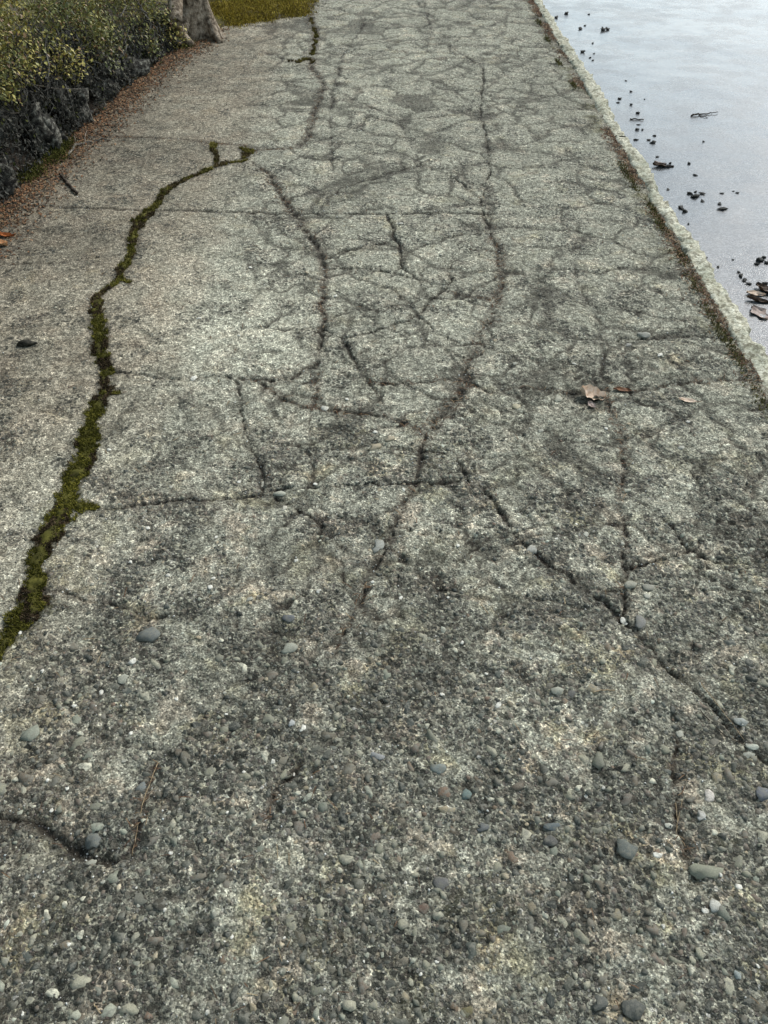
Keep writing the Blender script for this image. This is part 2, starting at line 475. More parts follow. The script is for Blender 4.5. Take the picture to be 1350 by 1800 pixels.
# crazing: fine cells, mostly right of the long cracks and far up the path
seeds = np.stack([rng.uniform(-1.0, 1.4, 420), rng.uniform(0.7, 9.0, 420)], 1).astype(np.float32)
F1 = np.full(X.shape, 9.0, np.float32); F2 = F1.copy()
XW = X + (fbm(X, Y, 6, 5, 8) - .5) * .19; YW = Y + (fbm(X, Y, 6, 5, 9) - .5) * .19
for s in seeds:
    d = np.hypot(XW - s[0], (YW - s[1]))
    F2 = np.where(d < F1, F1, np.minimum(F2, d)); F1 = np.minimum(F1, d)
craze = 1 - sstep(.0, .018 + .0046 * Y, (F2 - F1) + (wn3 - .5) * .022)
RGT = sstep(-.75, -.35, X + .12 * (Y - 2.6)) * sstep(.7, 1.3, Y)
craze *= sstep(.26, .40, fbm(X, Y, 5.2, 3, 12)) * RGT

seeds = np.stack([rng.uniform(-1.5, 1.4, 1300), .3 + 8.7 * rng.random(1300) ** 1.15], 1).astype(np.float32)
F1 = np.full(X.shape, 1.0, np.float32); F2 = F1.copy() + .5
XW = X + (fbm(X, Y, 14, 3, 18) - .5) * .12; YW = Y + (fbm(X, Y, 14, 3, 19) - .5) * .12
for s in seeds:
    i0, i1 = np.searchsorted(xs, [s[0] - .3, s[0] + .3]); j0, j1 = np.searchsorted(ys, [s[1] - .4, s[1] + .4])
    if i1 <= i0 or j1 <= j0: continue
    d = np.hypot(XW[j0:j1, i0:i1] - s[0], YW[j0:j1, i0:i1] - s[1]); f1 = F1[j0:j1, i0:i1]; f2 = F2[j0:j1, i0:i1]
    F2[j0:j1, i0:i1] = np.where(d < f1, f1, np.minimum(f2, d)); F1[j0:j1, i0:i1] = np.minimum(f1, d)
cz2 = (F2 - F1) + (wn3 - .5) * .03
fine = .75 * sstep(3.6, 2.0, Y) * (1 - sstep(.0, .009 + .003 * Y, cz2)) * sstep(.36, .54, fbm(X, Y, 3.1, 3, 22)) * np.maximum(RGT, .4)
edge = sstep(.010, .016, cz2) * (1 - sstep(.02, .05, cz2)) * sstep(.36, .54, fbm(X, Y, 3.1, 3, 22)) * np.maximum(RGT, .4)
cell = (np.abs(XW * 0 + F1) < 9)
craze = np.clip(craze + fine, 0, 1)
del F1, F2, XW, YW

def blob(px, py, rx, ry):
    cx, cy = G(px, py); sx = rx / ppm(py)
    sy = abs(G(px, py - ry)[1] - G(px, py + ry)[1]) / 2
    return np.exp(-((X - cx) / sx) ** 2 - ((Y - cy) / sy) ** 2)
n3 = fbm(X, Y, 3, 4, 1); n12 = fbm(X, Y, 12, 4, 2); n50 = fbm(X, Y, 48, 3, 4)
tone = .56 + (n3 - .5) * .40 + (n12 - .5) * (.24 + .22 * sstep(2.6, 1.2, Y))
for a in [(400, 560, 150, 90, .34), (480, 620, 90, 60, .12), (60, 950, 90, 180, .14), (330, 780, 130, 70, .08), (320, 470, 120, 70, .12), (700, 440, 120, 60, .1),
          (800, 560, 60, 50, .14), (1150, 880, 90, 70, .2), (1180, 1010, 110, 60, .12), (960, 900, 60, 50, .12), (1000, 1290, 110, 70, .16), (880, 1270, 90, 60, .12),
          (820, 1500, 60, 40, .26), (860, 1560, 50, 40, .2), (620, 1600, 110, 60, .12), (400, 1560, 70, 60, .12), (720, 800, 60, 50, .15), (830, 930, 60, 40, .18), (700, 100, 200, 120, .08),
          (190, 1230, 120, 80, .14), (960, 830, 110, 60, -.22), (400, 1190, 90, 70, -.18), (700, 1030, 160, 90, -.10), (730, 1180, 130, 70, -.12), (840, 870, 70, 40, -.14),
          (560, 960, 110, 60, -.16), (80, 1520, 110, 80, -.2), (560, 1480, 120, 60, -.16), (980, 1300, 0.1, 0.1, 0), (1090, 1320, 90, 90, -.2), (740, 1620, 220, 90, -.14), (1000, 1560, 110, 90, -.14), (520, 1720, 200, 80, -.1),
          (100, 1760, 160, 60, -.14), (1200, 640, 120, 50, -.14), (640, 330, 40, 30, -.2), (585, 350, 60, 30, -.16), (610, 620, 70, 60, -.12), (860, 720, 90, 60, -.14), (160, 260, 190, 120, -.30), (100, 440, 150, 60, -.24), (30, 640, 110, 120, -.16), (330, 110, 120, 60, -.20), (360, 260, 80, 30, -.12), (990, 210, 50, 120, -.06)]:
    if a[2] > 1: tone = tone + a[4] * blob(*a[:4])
wear = np.clip(1.02 - sstep(.55, 2.6, Y) * .86 + (n3 - .5) * .9 + (n12 - .5) * 1.1, 0, 1)
wear = np.clip(wear - .6 * blob(400, 560, 170, 110) - .5 * blob(60, 900, 110, 260) - .3 * blob(400, 200, 180, 120), 0, 1)
tone = tone - .07 * (1 - sstep(.5, 1.9, Y)) + .02 * sstep(2.5, 6, Y) - .05 * sstep(.2, .9, X) * sstep(6, 3, Y) + edge * .13 + np.exp(-((A - .02) / .012) ** 2) * .13 * sstep(.45, .6, n12)
patch = np.clip(wear + (fbm(X, Y, 10, 5, 71) - .5) * 5.0 + (fbm(X, Y, 34, 4, 72) - .5) * 2.4 - .12, 0, 1)
tone = tone + (.44 - patch) * (.27 * sstep(4.0, 1.2, Y) + .03)
hedged = X - hedge_x(Y)
rust = np.clip((1 - sstep(.02, .34, hedged + (n12 - .5) * .35)) * .6 + .24 * sstep(.45, .7, n12) * (1 - sstep(-.1, .5, X + .6)), 0, 1)
kd = kerb_x(Y) - X
rust = np.clip(rust + (1 - sstep(.0, .06, kd + (n12 - .5) * .20)) * .65, 0, 1)
cwob = (wn1 - .5) * 2.6 + (wn3 - .5) * 2.2 + (wn2 - .42) * 1.6 * (1 - .8 * blob(340, 870, 140, 40))
faint = D['f'] + (wn1 - .5) * 1.6
moss = D['m'] * (1.32 + .35 * sstep(1.8, 3.0, Y)) + (wn1 - .5) * 1.6 + (wn3 - .5) * 2.0 + sstep(2.6, 5.5, Y) * (.35 + (fbm(X, Y, 12, 3, 77) - .5) * 3)
g_t = 1 - sstep(.1, 1.1, D['t'] * 1.25 + cwob); g_j = (1 - sstep(.3, 1.3, D['j'] + (wn3 - .5) * 1.6)) * sstep(.25, .42, n50); g_n = 1 - sstep(.1, 1.35, D['n'] + cwob); g_c = (1 - sstep(.05, .5, D['n'] * 1.1 + cwob * .45 + (wn1 - .5) * 1.2)) * sstep(.38, .5, n50); g_f = (1 - sstep(.2, 1.3, faint)) * sstep(.35, .55, n12); g_m = 1 - sstep(.5, 1.15, moss)
halo = np.exp(-A / .014)
rust = np.clip(rust + (1 - sstep(.3, 2.4, D['n'] + (n12 - .5) * 6)) * .6, 0, 1)
crack = np.clip(g_t * .92 * sstep(.2, .45, n50 + .12) + g_c * .95 + g_j * .9 + g_n * .25 * sstep(.42, .58, n50) + g_f * .5 + g_m + craze * .70 + halo * .22, 0, 1)
green = np.clip((1 - sstep(.9, 2.0, moss)) + (1 - sstep(.04, .14, kd)) * sstep(.5, .62, n12) * .9 + sstep(.64, .78, n12) * .25 * sstep(1.2, .5, Y)
                + blob(750, 800, 60, 35) * .35 + blob(780, 960, 60, 30) * .3, 0, 1)
# heights
Z = (n3 - .5) * .010 + (n12 - .5) * .006 + (n50 - .5) * (.0022 + .0022 * wear)
near = sstep(4.5, 1.5, Y)
Z += (fbm(X, Y, 110, 2, 6) - .5) * .0026 * (.35 + wear) * near
sd1 = vnoise(X * 75, Y * 75, 3, 9); Z += sstep(.62, .9, sd1) * .0026 * wear * near - sstep(.38, .12, sd1) * .0030 * wear * near
pits = sstep(.33, .22, fbm(X, Y, 32, 2, 21)) * near
Z -= pits * .0035
crack = np.clip(crack + pits * .35, 0, 1)

# slab labels: flood fill on a 1 cm raster
cs = .01
rx0, ry0 = xs[0] - .02, ys[0] - .02
nx, ny = int((xs[-1] - rx0) / cs) + 3, int((ys[-1] - ry0) / cs) + 3
bar = np.zeros((ny, nx), bool)
for kind, P in CW:
    for a, b in zip(P[:-1], P[1:]):
        n = max(2, int(math.hypot(b[0] - a[0], b[1] - a[1]) / .004))
        for t in np.linspace(0, 1, n):
            i = int((a[0] + (b[0] - a[0]) * t - rx0) / cs); j = int((a[1] + (b[1] - a[1]) * t - ry0) / cs)
            if 0 <= i < nx - 1 and 0 <= j < ny - 1:
                bar[j, i] = bar[j + 1, i] = bar[j, i + 1] = True
lab = np.zeros(ny * nx, np.int32); bf = bar.ravel()
cur = 0; sizes = {}
free = np.flatnonzero(~bf)
for s0 in free:
    if lab[s0]: continue
    cur += 1; lab[s0] = cur; st = [int(s0)]; cnt = 0
    while st:
        p = st.pop(); cnt += 1; c_ = p % nx
        for q, ok in ((p - 1, c_ > 0), (p + 1, c_ < nx - 1), (p - nx, p >= nx), (p + nx, p < nx * (ny - 1))):
            if ok and not lab[q] and not bf[q]:
                lab[q] = cur; st.append(q)
    sizes[cur] = cnt
LB = lab.reshape(ny, nx)
for k_, c_ in sizes.items():
    if c_ < 120: LB[LB == k_] = 0
for _ in range(60):                      # grow into the crack cells
    z0 = LB == 0
    if not z0.any(): break
    for sh, ax in ((1, 0), (-1, 0), (1, 1), (-1, 1)):
        r_ = np.roll(LB, sh, ax); LB = np.where((LB == 0), r_, LB)
keep = [k_ for k_, c_ in sizes.items() if c_ >= 120]
def label_at(x, y):
    i = np.clip(((x - rx0) / cs).astype(int), 0, nx - 1); j = np.clip(((y - ry0) / cs).astype(int), 0, ny - 1)
    return LB[j, i]
VL = label_at(X.ravel(), Y.ravel()).reshape(X.shape)
amp = np.clip(A / .05, 0, 1)
for k_ in keep:                          # every piece settled a little differently
    m_ = VL == k_
    r1, r2, r3 = rng.uniform(-1, 1, 3)
    mx, my = X[m_].mean(), Y[m_].mean()
    Z[m_] += (r1 * .0035 + (X[m_] - mx) * r2 * .006 + (Y[m_] - my) * r3 * .004) * amp[m_]
Z -= g_t * .009 + g_n * .003 + g_c * .007 + g_j * .007 + g_f * .003 + g_m * .010 + craze * .0050 + np.exp(-A / .02) * .0022
Z -= blob(130, 1490, 110, 28) * .018 + blob(1120, 1095, 40, 22) * .012 + blob(1180, 1170, 40, 26) * .012
Z -= sstep(.05, .0, kd) * .012 * sstep(.3, .7, n12)
Z *= sstep(.2, .26, Y)
Z = Z.astype(np.float32)
Z += (sstep(.35, .65, fbm(X, Y, 26, 4, 72)) - .5) * -.0022 * near + edge * .0022
tone = np.clip(tone, 0, 1); wear = wear.astype(np.float32)

def sample(F, x, y):
    x = np.asarray(x, float); y = np.asarray(y, float)
    i = np.clip(((x - xs[0]) / .005).astype(int), 0, len(xs) - 2)
    j = np.clip(np.searchsorted(ys, y) - 1, 0, len(ys) - 2)
    fx = np.clip((x - xs[i]) / .005, 0, 1); fy = np.clip((y - ys[j]) / (ys[j + 1] - ys[j]), 0, 1)
    return (F[j, i] * (1 - fx) + F[j, i + 1] * fx) * (1 - fy) + (F[j + 1, i] * (1 - fx) + F[j + 1, i + 1] * fx) * fy

# ------------------------------------------------------------------ the ground and the road
def sheet(name, x0, x1, y0, y1, z, mat, kind='structure', n=1):
    gx = np.linspace(x0, x1, n + 1); gy = np.linspace(y0, y1, n + 1)
    a, b = np.meshgrid(gx, gy); V = np.stack([a.ravel(), b.ravel(), np.full(a.size, z)], 1)
    F = [[j * (n + 1) + i, j * (n + 1) + i + 1, (j + 1) * (n + 1) + i + 1, (j + 1) * (n + 1) + i] for j in range(n) for i in range(n)]
    o = obj(name, np_mesh(name, V, F), mat); tag(o, kind=kind)
    return o
M_SOIL = mat_simple('dark_soil', [(.3, (.018, .014, .010)), (.5, (.04, .03, .022)), (.7, (.075, .058, .04))], 60, .95, .01)
M_GROUND = mat_simple('rough_ground', [(.3, (.05, .06, .03)), (.5, (.08, .085, .045)), (.7, (.12, .10, .07))], 3, .95, .02)
gr = sheet('ground', -400, 400, -400, 400, -.26, M_GROUND)
tag(gr, 'rough open ground reaching away past the road and path', 'ground')

def mat_road():
    m = NT('wet_asphalt')
    n1 = m.noise(5, 4, .6); n2 = m.noise(160, 3, .65); n3_ = m.noise(1.3, 3, .6)
    v = m.voro(150); r = m.sep(v.outputs['Color'])
    c = m.ramp(m.math('ADD', m.math('MULTIPLY', n2, .6), m.math('MULTIPLY', r[0], .4)), [(.3, (.022, .025, .027)), (.5, (.060, .067, .071)), (.68, (.17, .182, .188))])
    rough = m.maprange(m.math('ADD', m.math('MULTIPLY', n1, .5), m.math('MULTIPLY', n3_, .5)), .38, .62, .22, .36)
    m.bump(m.math('ADD', m.math('MULTIPLY', n2, 1.0), m.math('MULTIPLY', n1, 2.0)), .6, .0026)
    mm = m.fin(c, rough, .55)
    m.b.inputs['IOR'].default_value = 1.5
    m.b.inputs['Coat Weight'].default_value = 1.0
    m.b.inputs['Coat IOR'].default_value = 1.40
    m.put(m.b.inputs['Coat Roughness'], m.maprange(n1, .4, .6, .12, .28))
    return mm
M_ROAD = mat_road()
ROADZ = -.11
ky0, ky1 = -8.0, 60.0
kw = .098
def road_mesh():
    yy = np.concatenate([np.arange(-8, 0, .5), np.arange(0, 9, .03), np.arange(9, 60.1, 1.0)])
    tx = np.concatenate([np.arange(0, 1.4, .03), np.arange(1.4, 8.1, .4)])
    TX, YY = np.meshgrid(tx, yy)
    XX = kerb_x(YY) + .06 + TX
    ZZ = ROADZ + (fbm(XX, YY, 1.6, 3, 30) - .5) * .012 + (fbm(XX, YY, 9, 3, 31) - .5) * .002 + TX * .006
    V = np.stack([XX.ravel(), YY.ravel(), ZZ.ravel()], 1)
    nxx = len(tx); j, i = np.meshgrid(np.arange(len(yy) - 1), np.arange(nxx - 1), indexing='ij'); b = (j * nxx + i).ravel()
    return np_mesh('road', V, np.stack([b, b + 1, b + nxx + 1, b + nxx], 1)), (tx, yy)
def road_z(x, y):
    x = np.asarray(x, float); y = np.asarray(y, float)
    return ROADZ + (fbm(x, y, 1.6, 3, 30) - .5) * .012 + (fbm(x, y, 9, 3, 31) - .5) * .002 + (x - kerb_x(y) - .06) * .006
rm, _ = road_mesh()
road = tag(obj('road', rm, M_ROAD), 'smooth wet road surface shining pale blue beyond the kerb', 'road', kind='structure')

# ------------------------------------------------------------------ the sidewalk and its broken pieces
walk = tag(empty('sidewalk'), 'old cracked concrete pavement with exposed pebbles', 'sidewalk', kind='structure')
nX, nY = len(xs), len(ys)
fj, fi = np.meshgrid(np.arange(nY - 1), np.arange(nX - 1), indexing='ij')
b0 = (fj * nX + fi).ravel()
fx = (X[:-1, :-1] + .0025).ravel(); fy = Y[:-1, :-1].ravel()
inside = (fx > hedge_x(fy) - .12) & (fx < kerb_x(fy) + .012) & ~((fy > YEND + (fx - hedge_x(fy)) * .62 + .02) & (fx < XBED + (fbm(fx, fy, 9, 3, 5) - .5) * .12))
fl = label_at(fx, fy)
dirt = np.clip(g_n * .6 + np.exp(-A / .022) * sstep(.45, .6, n12) * .35, 0, 1)
pink = np.clip(sstep(-.55, -.95, X + .0 * Y) * .8 + (n12 - .5) * .8 - .6 * blob(60, 950, 90, 200), 0, 1) * .9
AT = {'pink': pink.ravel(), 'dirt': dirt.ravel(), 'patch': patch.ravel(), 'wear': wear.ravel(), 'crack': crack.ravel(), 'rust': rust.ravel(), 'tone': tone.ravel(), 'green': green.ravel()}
VV = np.stack([X.ravel(), Y.ravel(), Z.ravel()], 1)
slabs = {}
for k_ in keep:
    sel = b0[inside & (fl == k_)]
    if len(sel) < 60: continue
    Q = np.stack([sel, sel + 1, sel + nX + 1, sel + nX], 1)
    u, inv = np.unique(Q.ravel(), return_inverse=True)
    me = np_mesh('slab', VV[u], inv.reshape(-1, 4), {a: v[u] for a, v in AT.items()})
    slabs[k_] = obj('slab', me, M_CON, walk)
print('slabs', len(slabs))
def plain_slab(x0, x1, y0, y1, z=0.0, step=.06):
    gx = np.arange(x0, x1 + 1e-6, (x1 - x0) / max(1, round((x1 - x0) / step))); gy = np.arange(y0, y1 + 1e-6, (y1 - y0) / max(1, round((y1 - y0) / step)))
    a, b = np.meshgrid(gx, gy)
    s = (a - x0) / (x1 - x0); a = a + s * (kerb_x(b) - kerb_x(y0)) if x1 > 1 else a
    z_ = np.zeros(a.size) + z
    V = np.stack([a.ravel(), b.ravel(), z_], 1); n = len(gx)
    j, i = np.meshgrid(np.arange(len(gy) - 1), np.arange(n - 1), indexing='ij'); q = (j * n + i).ravel()
    N = len(V); t3 = fbm(V[:, 0], V[:, 1], 3, 4, 1)
    return obj('slab', np_mesh('slab', V, np.stack([q, q + 1, q + n + 1, q + n], 1),
               {'pink': np.zeros(N), 'dirt': np.zeros(N), 'patch': np.clip(.62 + (fbm(V[:, 0], V[:, 1], 8, 5, 71) - .5) * 3, 0, 1), 'wear': np.full(N, .9), 'crack': np.zeros(N), 'rust': np.zeros(N), 'tone': .36 + (t3 - .5) * .5, 'green': np.zeros(N)}), M_CON, walk)
plain_slab(-2.2, kerb_x(-1.4) + .01, -1.4, .1985)
plain_slab(-2.2, kerb_x(-3.0) + .01, -3.0, -1.412)
plain_slab(XBED + .02, kerb_x(9.2) + .01, 9.195, 12.0, -.004, .2)
plain_slab(XBED + .02, kerb_x(12) + .01, 12.015, 20.0, -.004, .3)
bed = sheet('gravel_bed', -2.3, 1.37, -3.2, 60, -.035, M_SOIL)
tag(bed, 'dark packed earth showing under the open cracks', 'earth')

# ------------------------------------------------------------------ kerb
def mat_kerb():
    m = NT('weathered_kerb')
    nM = m.noise(14, 5, .65); nF = m.noise(90, 4, .65)
    c = m.ramp(m.math('ADD', m.math('MULTIPLY', nM, .5), m.math('MULTIPLY', nF, .5)), [(.36, (.24, .23, .15)), (.5, (.54, .52, .40)), (.62, (.80, .78, .64))])
    c = m.mix(m.math('MULTIPLY', m.maprange(m.noise(7, 4, .6), .5, .62), .45), c, (.24, .27, .19))
    r = m.sep(m.voro(200).outputs['Color'])
    c = m.mix(.6, c, m.ramp(r[0], [(0, .45), (.5, .95), (1, 1.5)]), 'MULTIPLY')
    c = m.mix(m.math('MULTIPLY', m.maprange(m.noise(32, 5, .75), .50, .58), .7), c, (.12, .105, .065))
    m.bump(m.math('ADD', nM, m.math('MULTIPLY', nF, .6)), .9, .005)
    return m.fin(c, .88, .25)
M_KERB = mat_kerb()
def kerb_mesh(y0, y1, step):
    yy = np.arange(y0, y1 + step * .5, step)
    prof = [(-.004, -.05), (.0, -.010), (.005, .001), (.018, .0045), (.036, .006), (.054, .006), (.068, .005), (.078, .0), (.083, -.012), (.086, -.034), (.089, -.062), (.092, -.13)]
    prof = np.array(prof); n = len(prof)
    PY, PI = np.meshgrid(yy, np.arange(n), indexing='ij')
    px = prof[PI, 0]; pz = prof[PI, 1]
    s1 = fbm(PY, PI * .25, 7, 4, 40) - .5; s2 = fbm(PY, PI * .8, 30, 3, 41) - .5; s3 = fbm(PY, PI * 0 + .3, 3.2, 3, 42) - .5
    up = (PI > 0) & (PI < n - 1)
    x = kerb_x(PY) + px + up * (s3 * .050 + s1 * .034 + s2 * .016) * np.clip(PI / 6.0, .35, 1)
    z = pz + up * (s1 * .028 + s2 * .014 + s3 * .008)
    chip = sstep(.56, .66, fbm(PY, PY * 0 + 3.3, 9, 4, 44)) * sstep(5.5, 8.5, PI) + sstep(.58, .66, fbm(PY, PY * 0 + 8.8, 12, 4, 45)) * sstep(4, 1.5, PI)
    z = z - chip * up * .022; x = x + chip * up * np.where(PI > 5, -.014, .006)
    V = np.stack([x.ravel(), PY.ravel(), z.ravel()], 1)
    j, i = np.meshgrid(np.arange(len(yy) - 1), np.arange(n - 1), indexing='ij'); q = (j * n + i).ravel()
    return np_mesh('kerb', V, np.stack([q, q + n, q + n + 1, q + 1], 1))
kerb = tag(empty('kerb', (kerb_x(1.0), 1.0, 0)), 'worn pale concrete kerb with a chipped uneven edge along the road', 'kerb', kind='structure')
# cast in lengths with joints between them
kys = [(-8, -1.6), (-1.59, 1.52), (1.53, 4.62), (4.632, 7.72), (7.732, 10.8), (10.82, 30)]
for i, (a, b) in enumerate(kys):
    st = .009 if 1 < b < 9 else (.015 if b < 12 else .2)
    o = obj('kerb_stone', kerb_mesh(a, b, st if b - a < 8 else .08), M_KERB)
    o.parent = kerb; o.location = (-kerb.location.x, -kerb.location.y, 0)

# ------------------------------------------------------------------ embedded and loose stones
def stone_color(n, dark=0.0):
    r = rng.random(n) ** (1 + dark)
    P = [p for p, c in STONE_RAMP]; C_ = np.array([c for p, c in STONE_RAMP])
    c = np.stack([np.interp(r, P, C_[:, i]) for i in range(3)], 1)
    t = rng.random((n, 1))
    c = np.where(t < .12, c * np.array([1.08, .96, .88]), np.where(t > .86, c * np.array([.93, 1.0, 1.05]), c))
    return c
def lump(base, seed, rough=.22):
    V = base.copy(); r_ = np.random.default_rng(seed)
    for i, v in enumerate(V):
        p = Vector(v) * 1.1 + Vector((seed * 3.1, seed * 1.7, 0))
        V[i] = v * (1 + rough * (mnoise.noise(p) * 1.6 + .3 * mnoise.noise(p * 3)))
    return V
# many: position, radius
def scatter(n, x0, x1, y0, y1):
    return rng.uniform(x0, x1, n), rng.uniform(y0, y1, n)
SX, SY, SR = [], [], []
def add_st(n, y0, y1, rlo, rhi, wmin, hw):
    x, y = scatter(n, -hw, min(hw, 1.26), y0, y1)
    r = rlo + (rhi - rlo) * rng.random(n) ** 2.2
    ww = sample(wear, x, y)
    ok = (ww > wmin + rng.random(n) * .3) & (sample(patch, x, y) > rng.random(n) * .6) & (x > hedge_x(y) + .05) & (x < kerb_x(y) - .03) & (sample(A, x, y) > r * .5)
    SX.append(x[ok]); SY.append(y[ok]); SR.append(r[ok])
add_st(16000, .22, 1.05, .0024, .0105, .0, .95)
add_st(1100, .22, 1.15, .009, .0175, .15, .95)
add_st(22000, .9, 2.0, .0026, .009, .0, 1.3)
add_st(600, .9, 2.2, .006, .013, .2, 1.3)
add_st(22000, 1.8, 4.2, .003, .0085, .0, 1.5)
SX, SY, SR = map(np.concatenate, (SX, SY, SR))
order = np.argsort(-SR / np.hypot(SY, 1.5)); SX, SY, SR = SX[order], SY[order], SR[order]
# no overlaps among stones (grid hash)
occ = {}; kp = []
for i in range(len(SX)):
    cx, cy = int(SX[i] / .03), int(SY[i] / .03); good = True
    for a in (-1, 0, 1):
        for b in (-1, 0, 1):
            for j in occ.get((cx + a, cy + b), ()):
                if (SX[i] - SX[j]) ** 2 + (SY[i] - SY[j]) ** 2 < (.86 * (SR[i] + SR[j])) ** 2: good = False; break
            if not good: break
        if not good: break
    if good: occ.setdefault((cx, cy), []).append(i); kp.append(i)
SX, SY, SR = SX[kp], SY[kp], SR[kp]
print('stones', len(SX))
SZ = sample(Z, SX, SY)
BIG = 290
vis = (np.abs(SX) < .5 * (SY * math.cos(PITCH) + H * math.sin(PITCH)) + .02) & (SY > .3)
bi = np.flatnonzero(vis)[:BIG]
rest = np.setdiff1d(np.arange(len(SX)), bi)
# 6 stone forms shared by the single stones
forms = []
for s in range(7):
    V = lump(ICO2[0], s + 1, .5) * np.array([1, .82, .5]); forms.append(V)
def form_mesh(i, mat, name):
    me = np_mesh(name, forms[i], ICO2[1]); me.materials.append(mat); return me
def mat_embed_obj():
    m = NT('embedded_single_stone')
    base = m.n('ShaderNodeObjectInfo').outputs['Color']
    n1 = m.noise(110, 4, .65); n2 = m.noise(450, 3, .6)
    c = m.mix(.8, base, m.ramp(n2, [(.3, .6), (.5, 1.0), (.7, 1.35)]), 'MULTIPLY')
    c = m.mix(m.math('MULTIPLY', m.maprange(n1, .47, .6), .75), c, (.2, .195, .16))
    m.bump(m.math('ADD', n1, m.math('MULTIPLY', n2, .5)), .6, .0015)
    return m.fin(c, .75, .3)
M_EMB = mat_embed_obj()
emb_me = [form_mesh(i, M_EMB, 'embedded_stone') for i in range(7)]
cols = stone_color(len(SX), -.1) * np.array([1.02, 1.0, .84]) * 1.12
for i in bi:
    lb = int(label_at(np.array([SX[i]]), np.array([SY[i]]))[0])
    par = slabs.get(lb)
    if par is None: continue
    r = SR[i]
    o = obj('embedded_stone', emb_me[int(i) % 7], None, par, (SX[i], SY[i], SZ[i] - r * .30))
    o.rotation_euler = (random.uniform(-.25, .25), random.uniform(-.25, .25), random.uniform(0, 6.28))
    o.scale = (r * random.uniform(.9, 1.2), r * random.uniform(.8, 1.1), r * random.uniform(.8, 1.0))
    o.color = (*[float(v) for v in cols[i]], 1)
V1s = [lump(ICO1[0], s + 20, .5) for s in range(4)]
VA, FA, CA = [], [], []; off = 0
for s in range(4):
    idx = rest[s::4]; n = len(idx); base = V1s[s] * np.array([1, .8, .5])
    M = rotz(rng.uniform(0, 6.28, n)) @ rotx(rng.normal(0, .2, n)) @ scl(SR[idx] * rng.uniform(.85, 1.2, n), SR[idx] * rng.uniform(.8, 1.1, n), SR[idx] * rng.uniform(.7, 1.1, n))
    L = np.stack([SX[idx], SY[idx], SZ[idx] - SR[idx] * .16], 1)
    v, f = batch(base, ICO1[1], M, L); VA.append(v); FA.append(f + off); off += len(v)
    CA.append(np.repeat(cols[idx], len(base), 0))
o = obj('exposed_aggregate', np_mesh('exposed_aggregate', np.concatenate(VA), np.concatenate(FA), col=np.concatenate(CA)), M_STA, walk)
tag(o, 'small pebbles exposed in the worn concrete', kind='stuff')

# grit: sand and fine gravel lying loose
def grit(name, n_try, test, rlo, rhi, zf, parent=None, y0=.25, y1=8.0, bright=0.0, x0=-2.0, x1=1.35):
    yv = y0 + (y1 - y0) * rng.random(n_try) ** 1.7
    hw = .5 * (yv * math.cos(PITCH) + H * math.sin(PITCH)) + .25
    xv = np.clip(rng.uniform(-1, 1, n_try) * hw, x0, x1)
    ok = (rng.random(n_try) < test(xv, yv)) & (xv > np.maximum(hedge_x(yv), x0 + .01)) & (xv < np.minimum(kerb_x(yv) - .005, x1 - .01))
    xv, yv = xv[ok], yv[ok]; n = len(xv)
    r = rlo + (rhi - rlo) * rng.random(n) ** 3
    r = r * (1 + .12 * yv)
    base = np.array([[1, 0, 0], [-.9, .1, 0], [0, 1, .1], [.1, -.9, 0], [.1, .1, .8], [0, 0, -.7]]); bfc = np.array([[0, 2, 4], [2, 1, 4], [1, 3, 4], [3, 0, 4], [2, 0, 5], [1, 2, 5], [3, 1, 5], [0, 3, 5]])
    M = rotz(rng.uniform(0, 6.28, n)) @ rotx(rng.normal(0, .6, n)) @ scl(r, r * rng.uniform(.6, 1, n), r * rng.uniform(.6, 1, n))
    L = np.stack([xv, yv, zf(xv, yv) + r * .3], 1)
    v, f = batch(base, bfc, M, L)
    c = stone_color(n, -.35 if bright else 0)
    b = rng.random((n, 1)) < bright

    c = np.where(b, np.array([.78, .77, .71]) * rng.uniform(.7, 1.05, (n, 1)), c)
    return obj(name, np_mesh(name, v, f, col=np.repeat(c, 6, 0), smooth=False), M_GRIT, parent)
zg = lambda x, y: sample(Z, x, y)
g = grit('grit', 110000, lambda x, y: .16 + .84 * np.exp(-sample(A, x, y) / .016), .0009, .0034, zg, None, bright=.10)
tag(g, 'loose sand and fine gravel strewn over the worn concrete and along cracks', 'grit', kind='stuff')

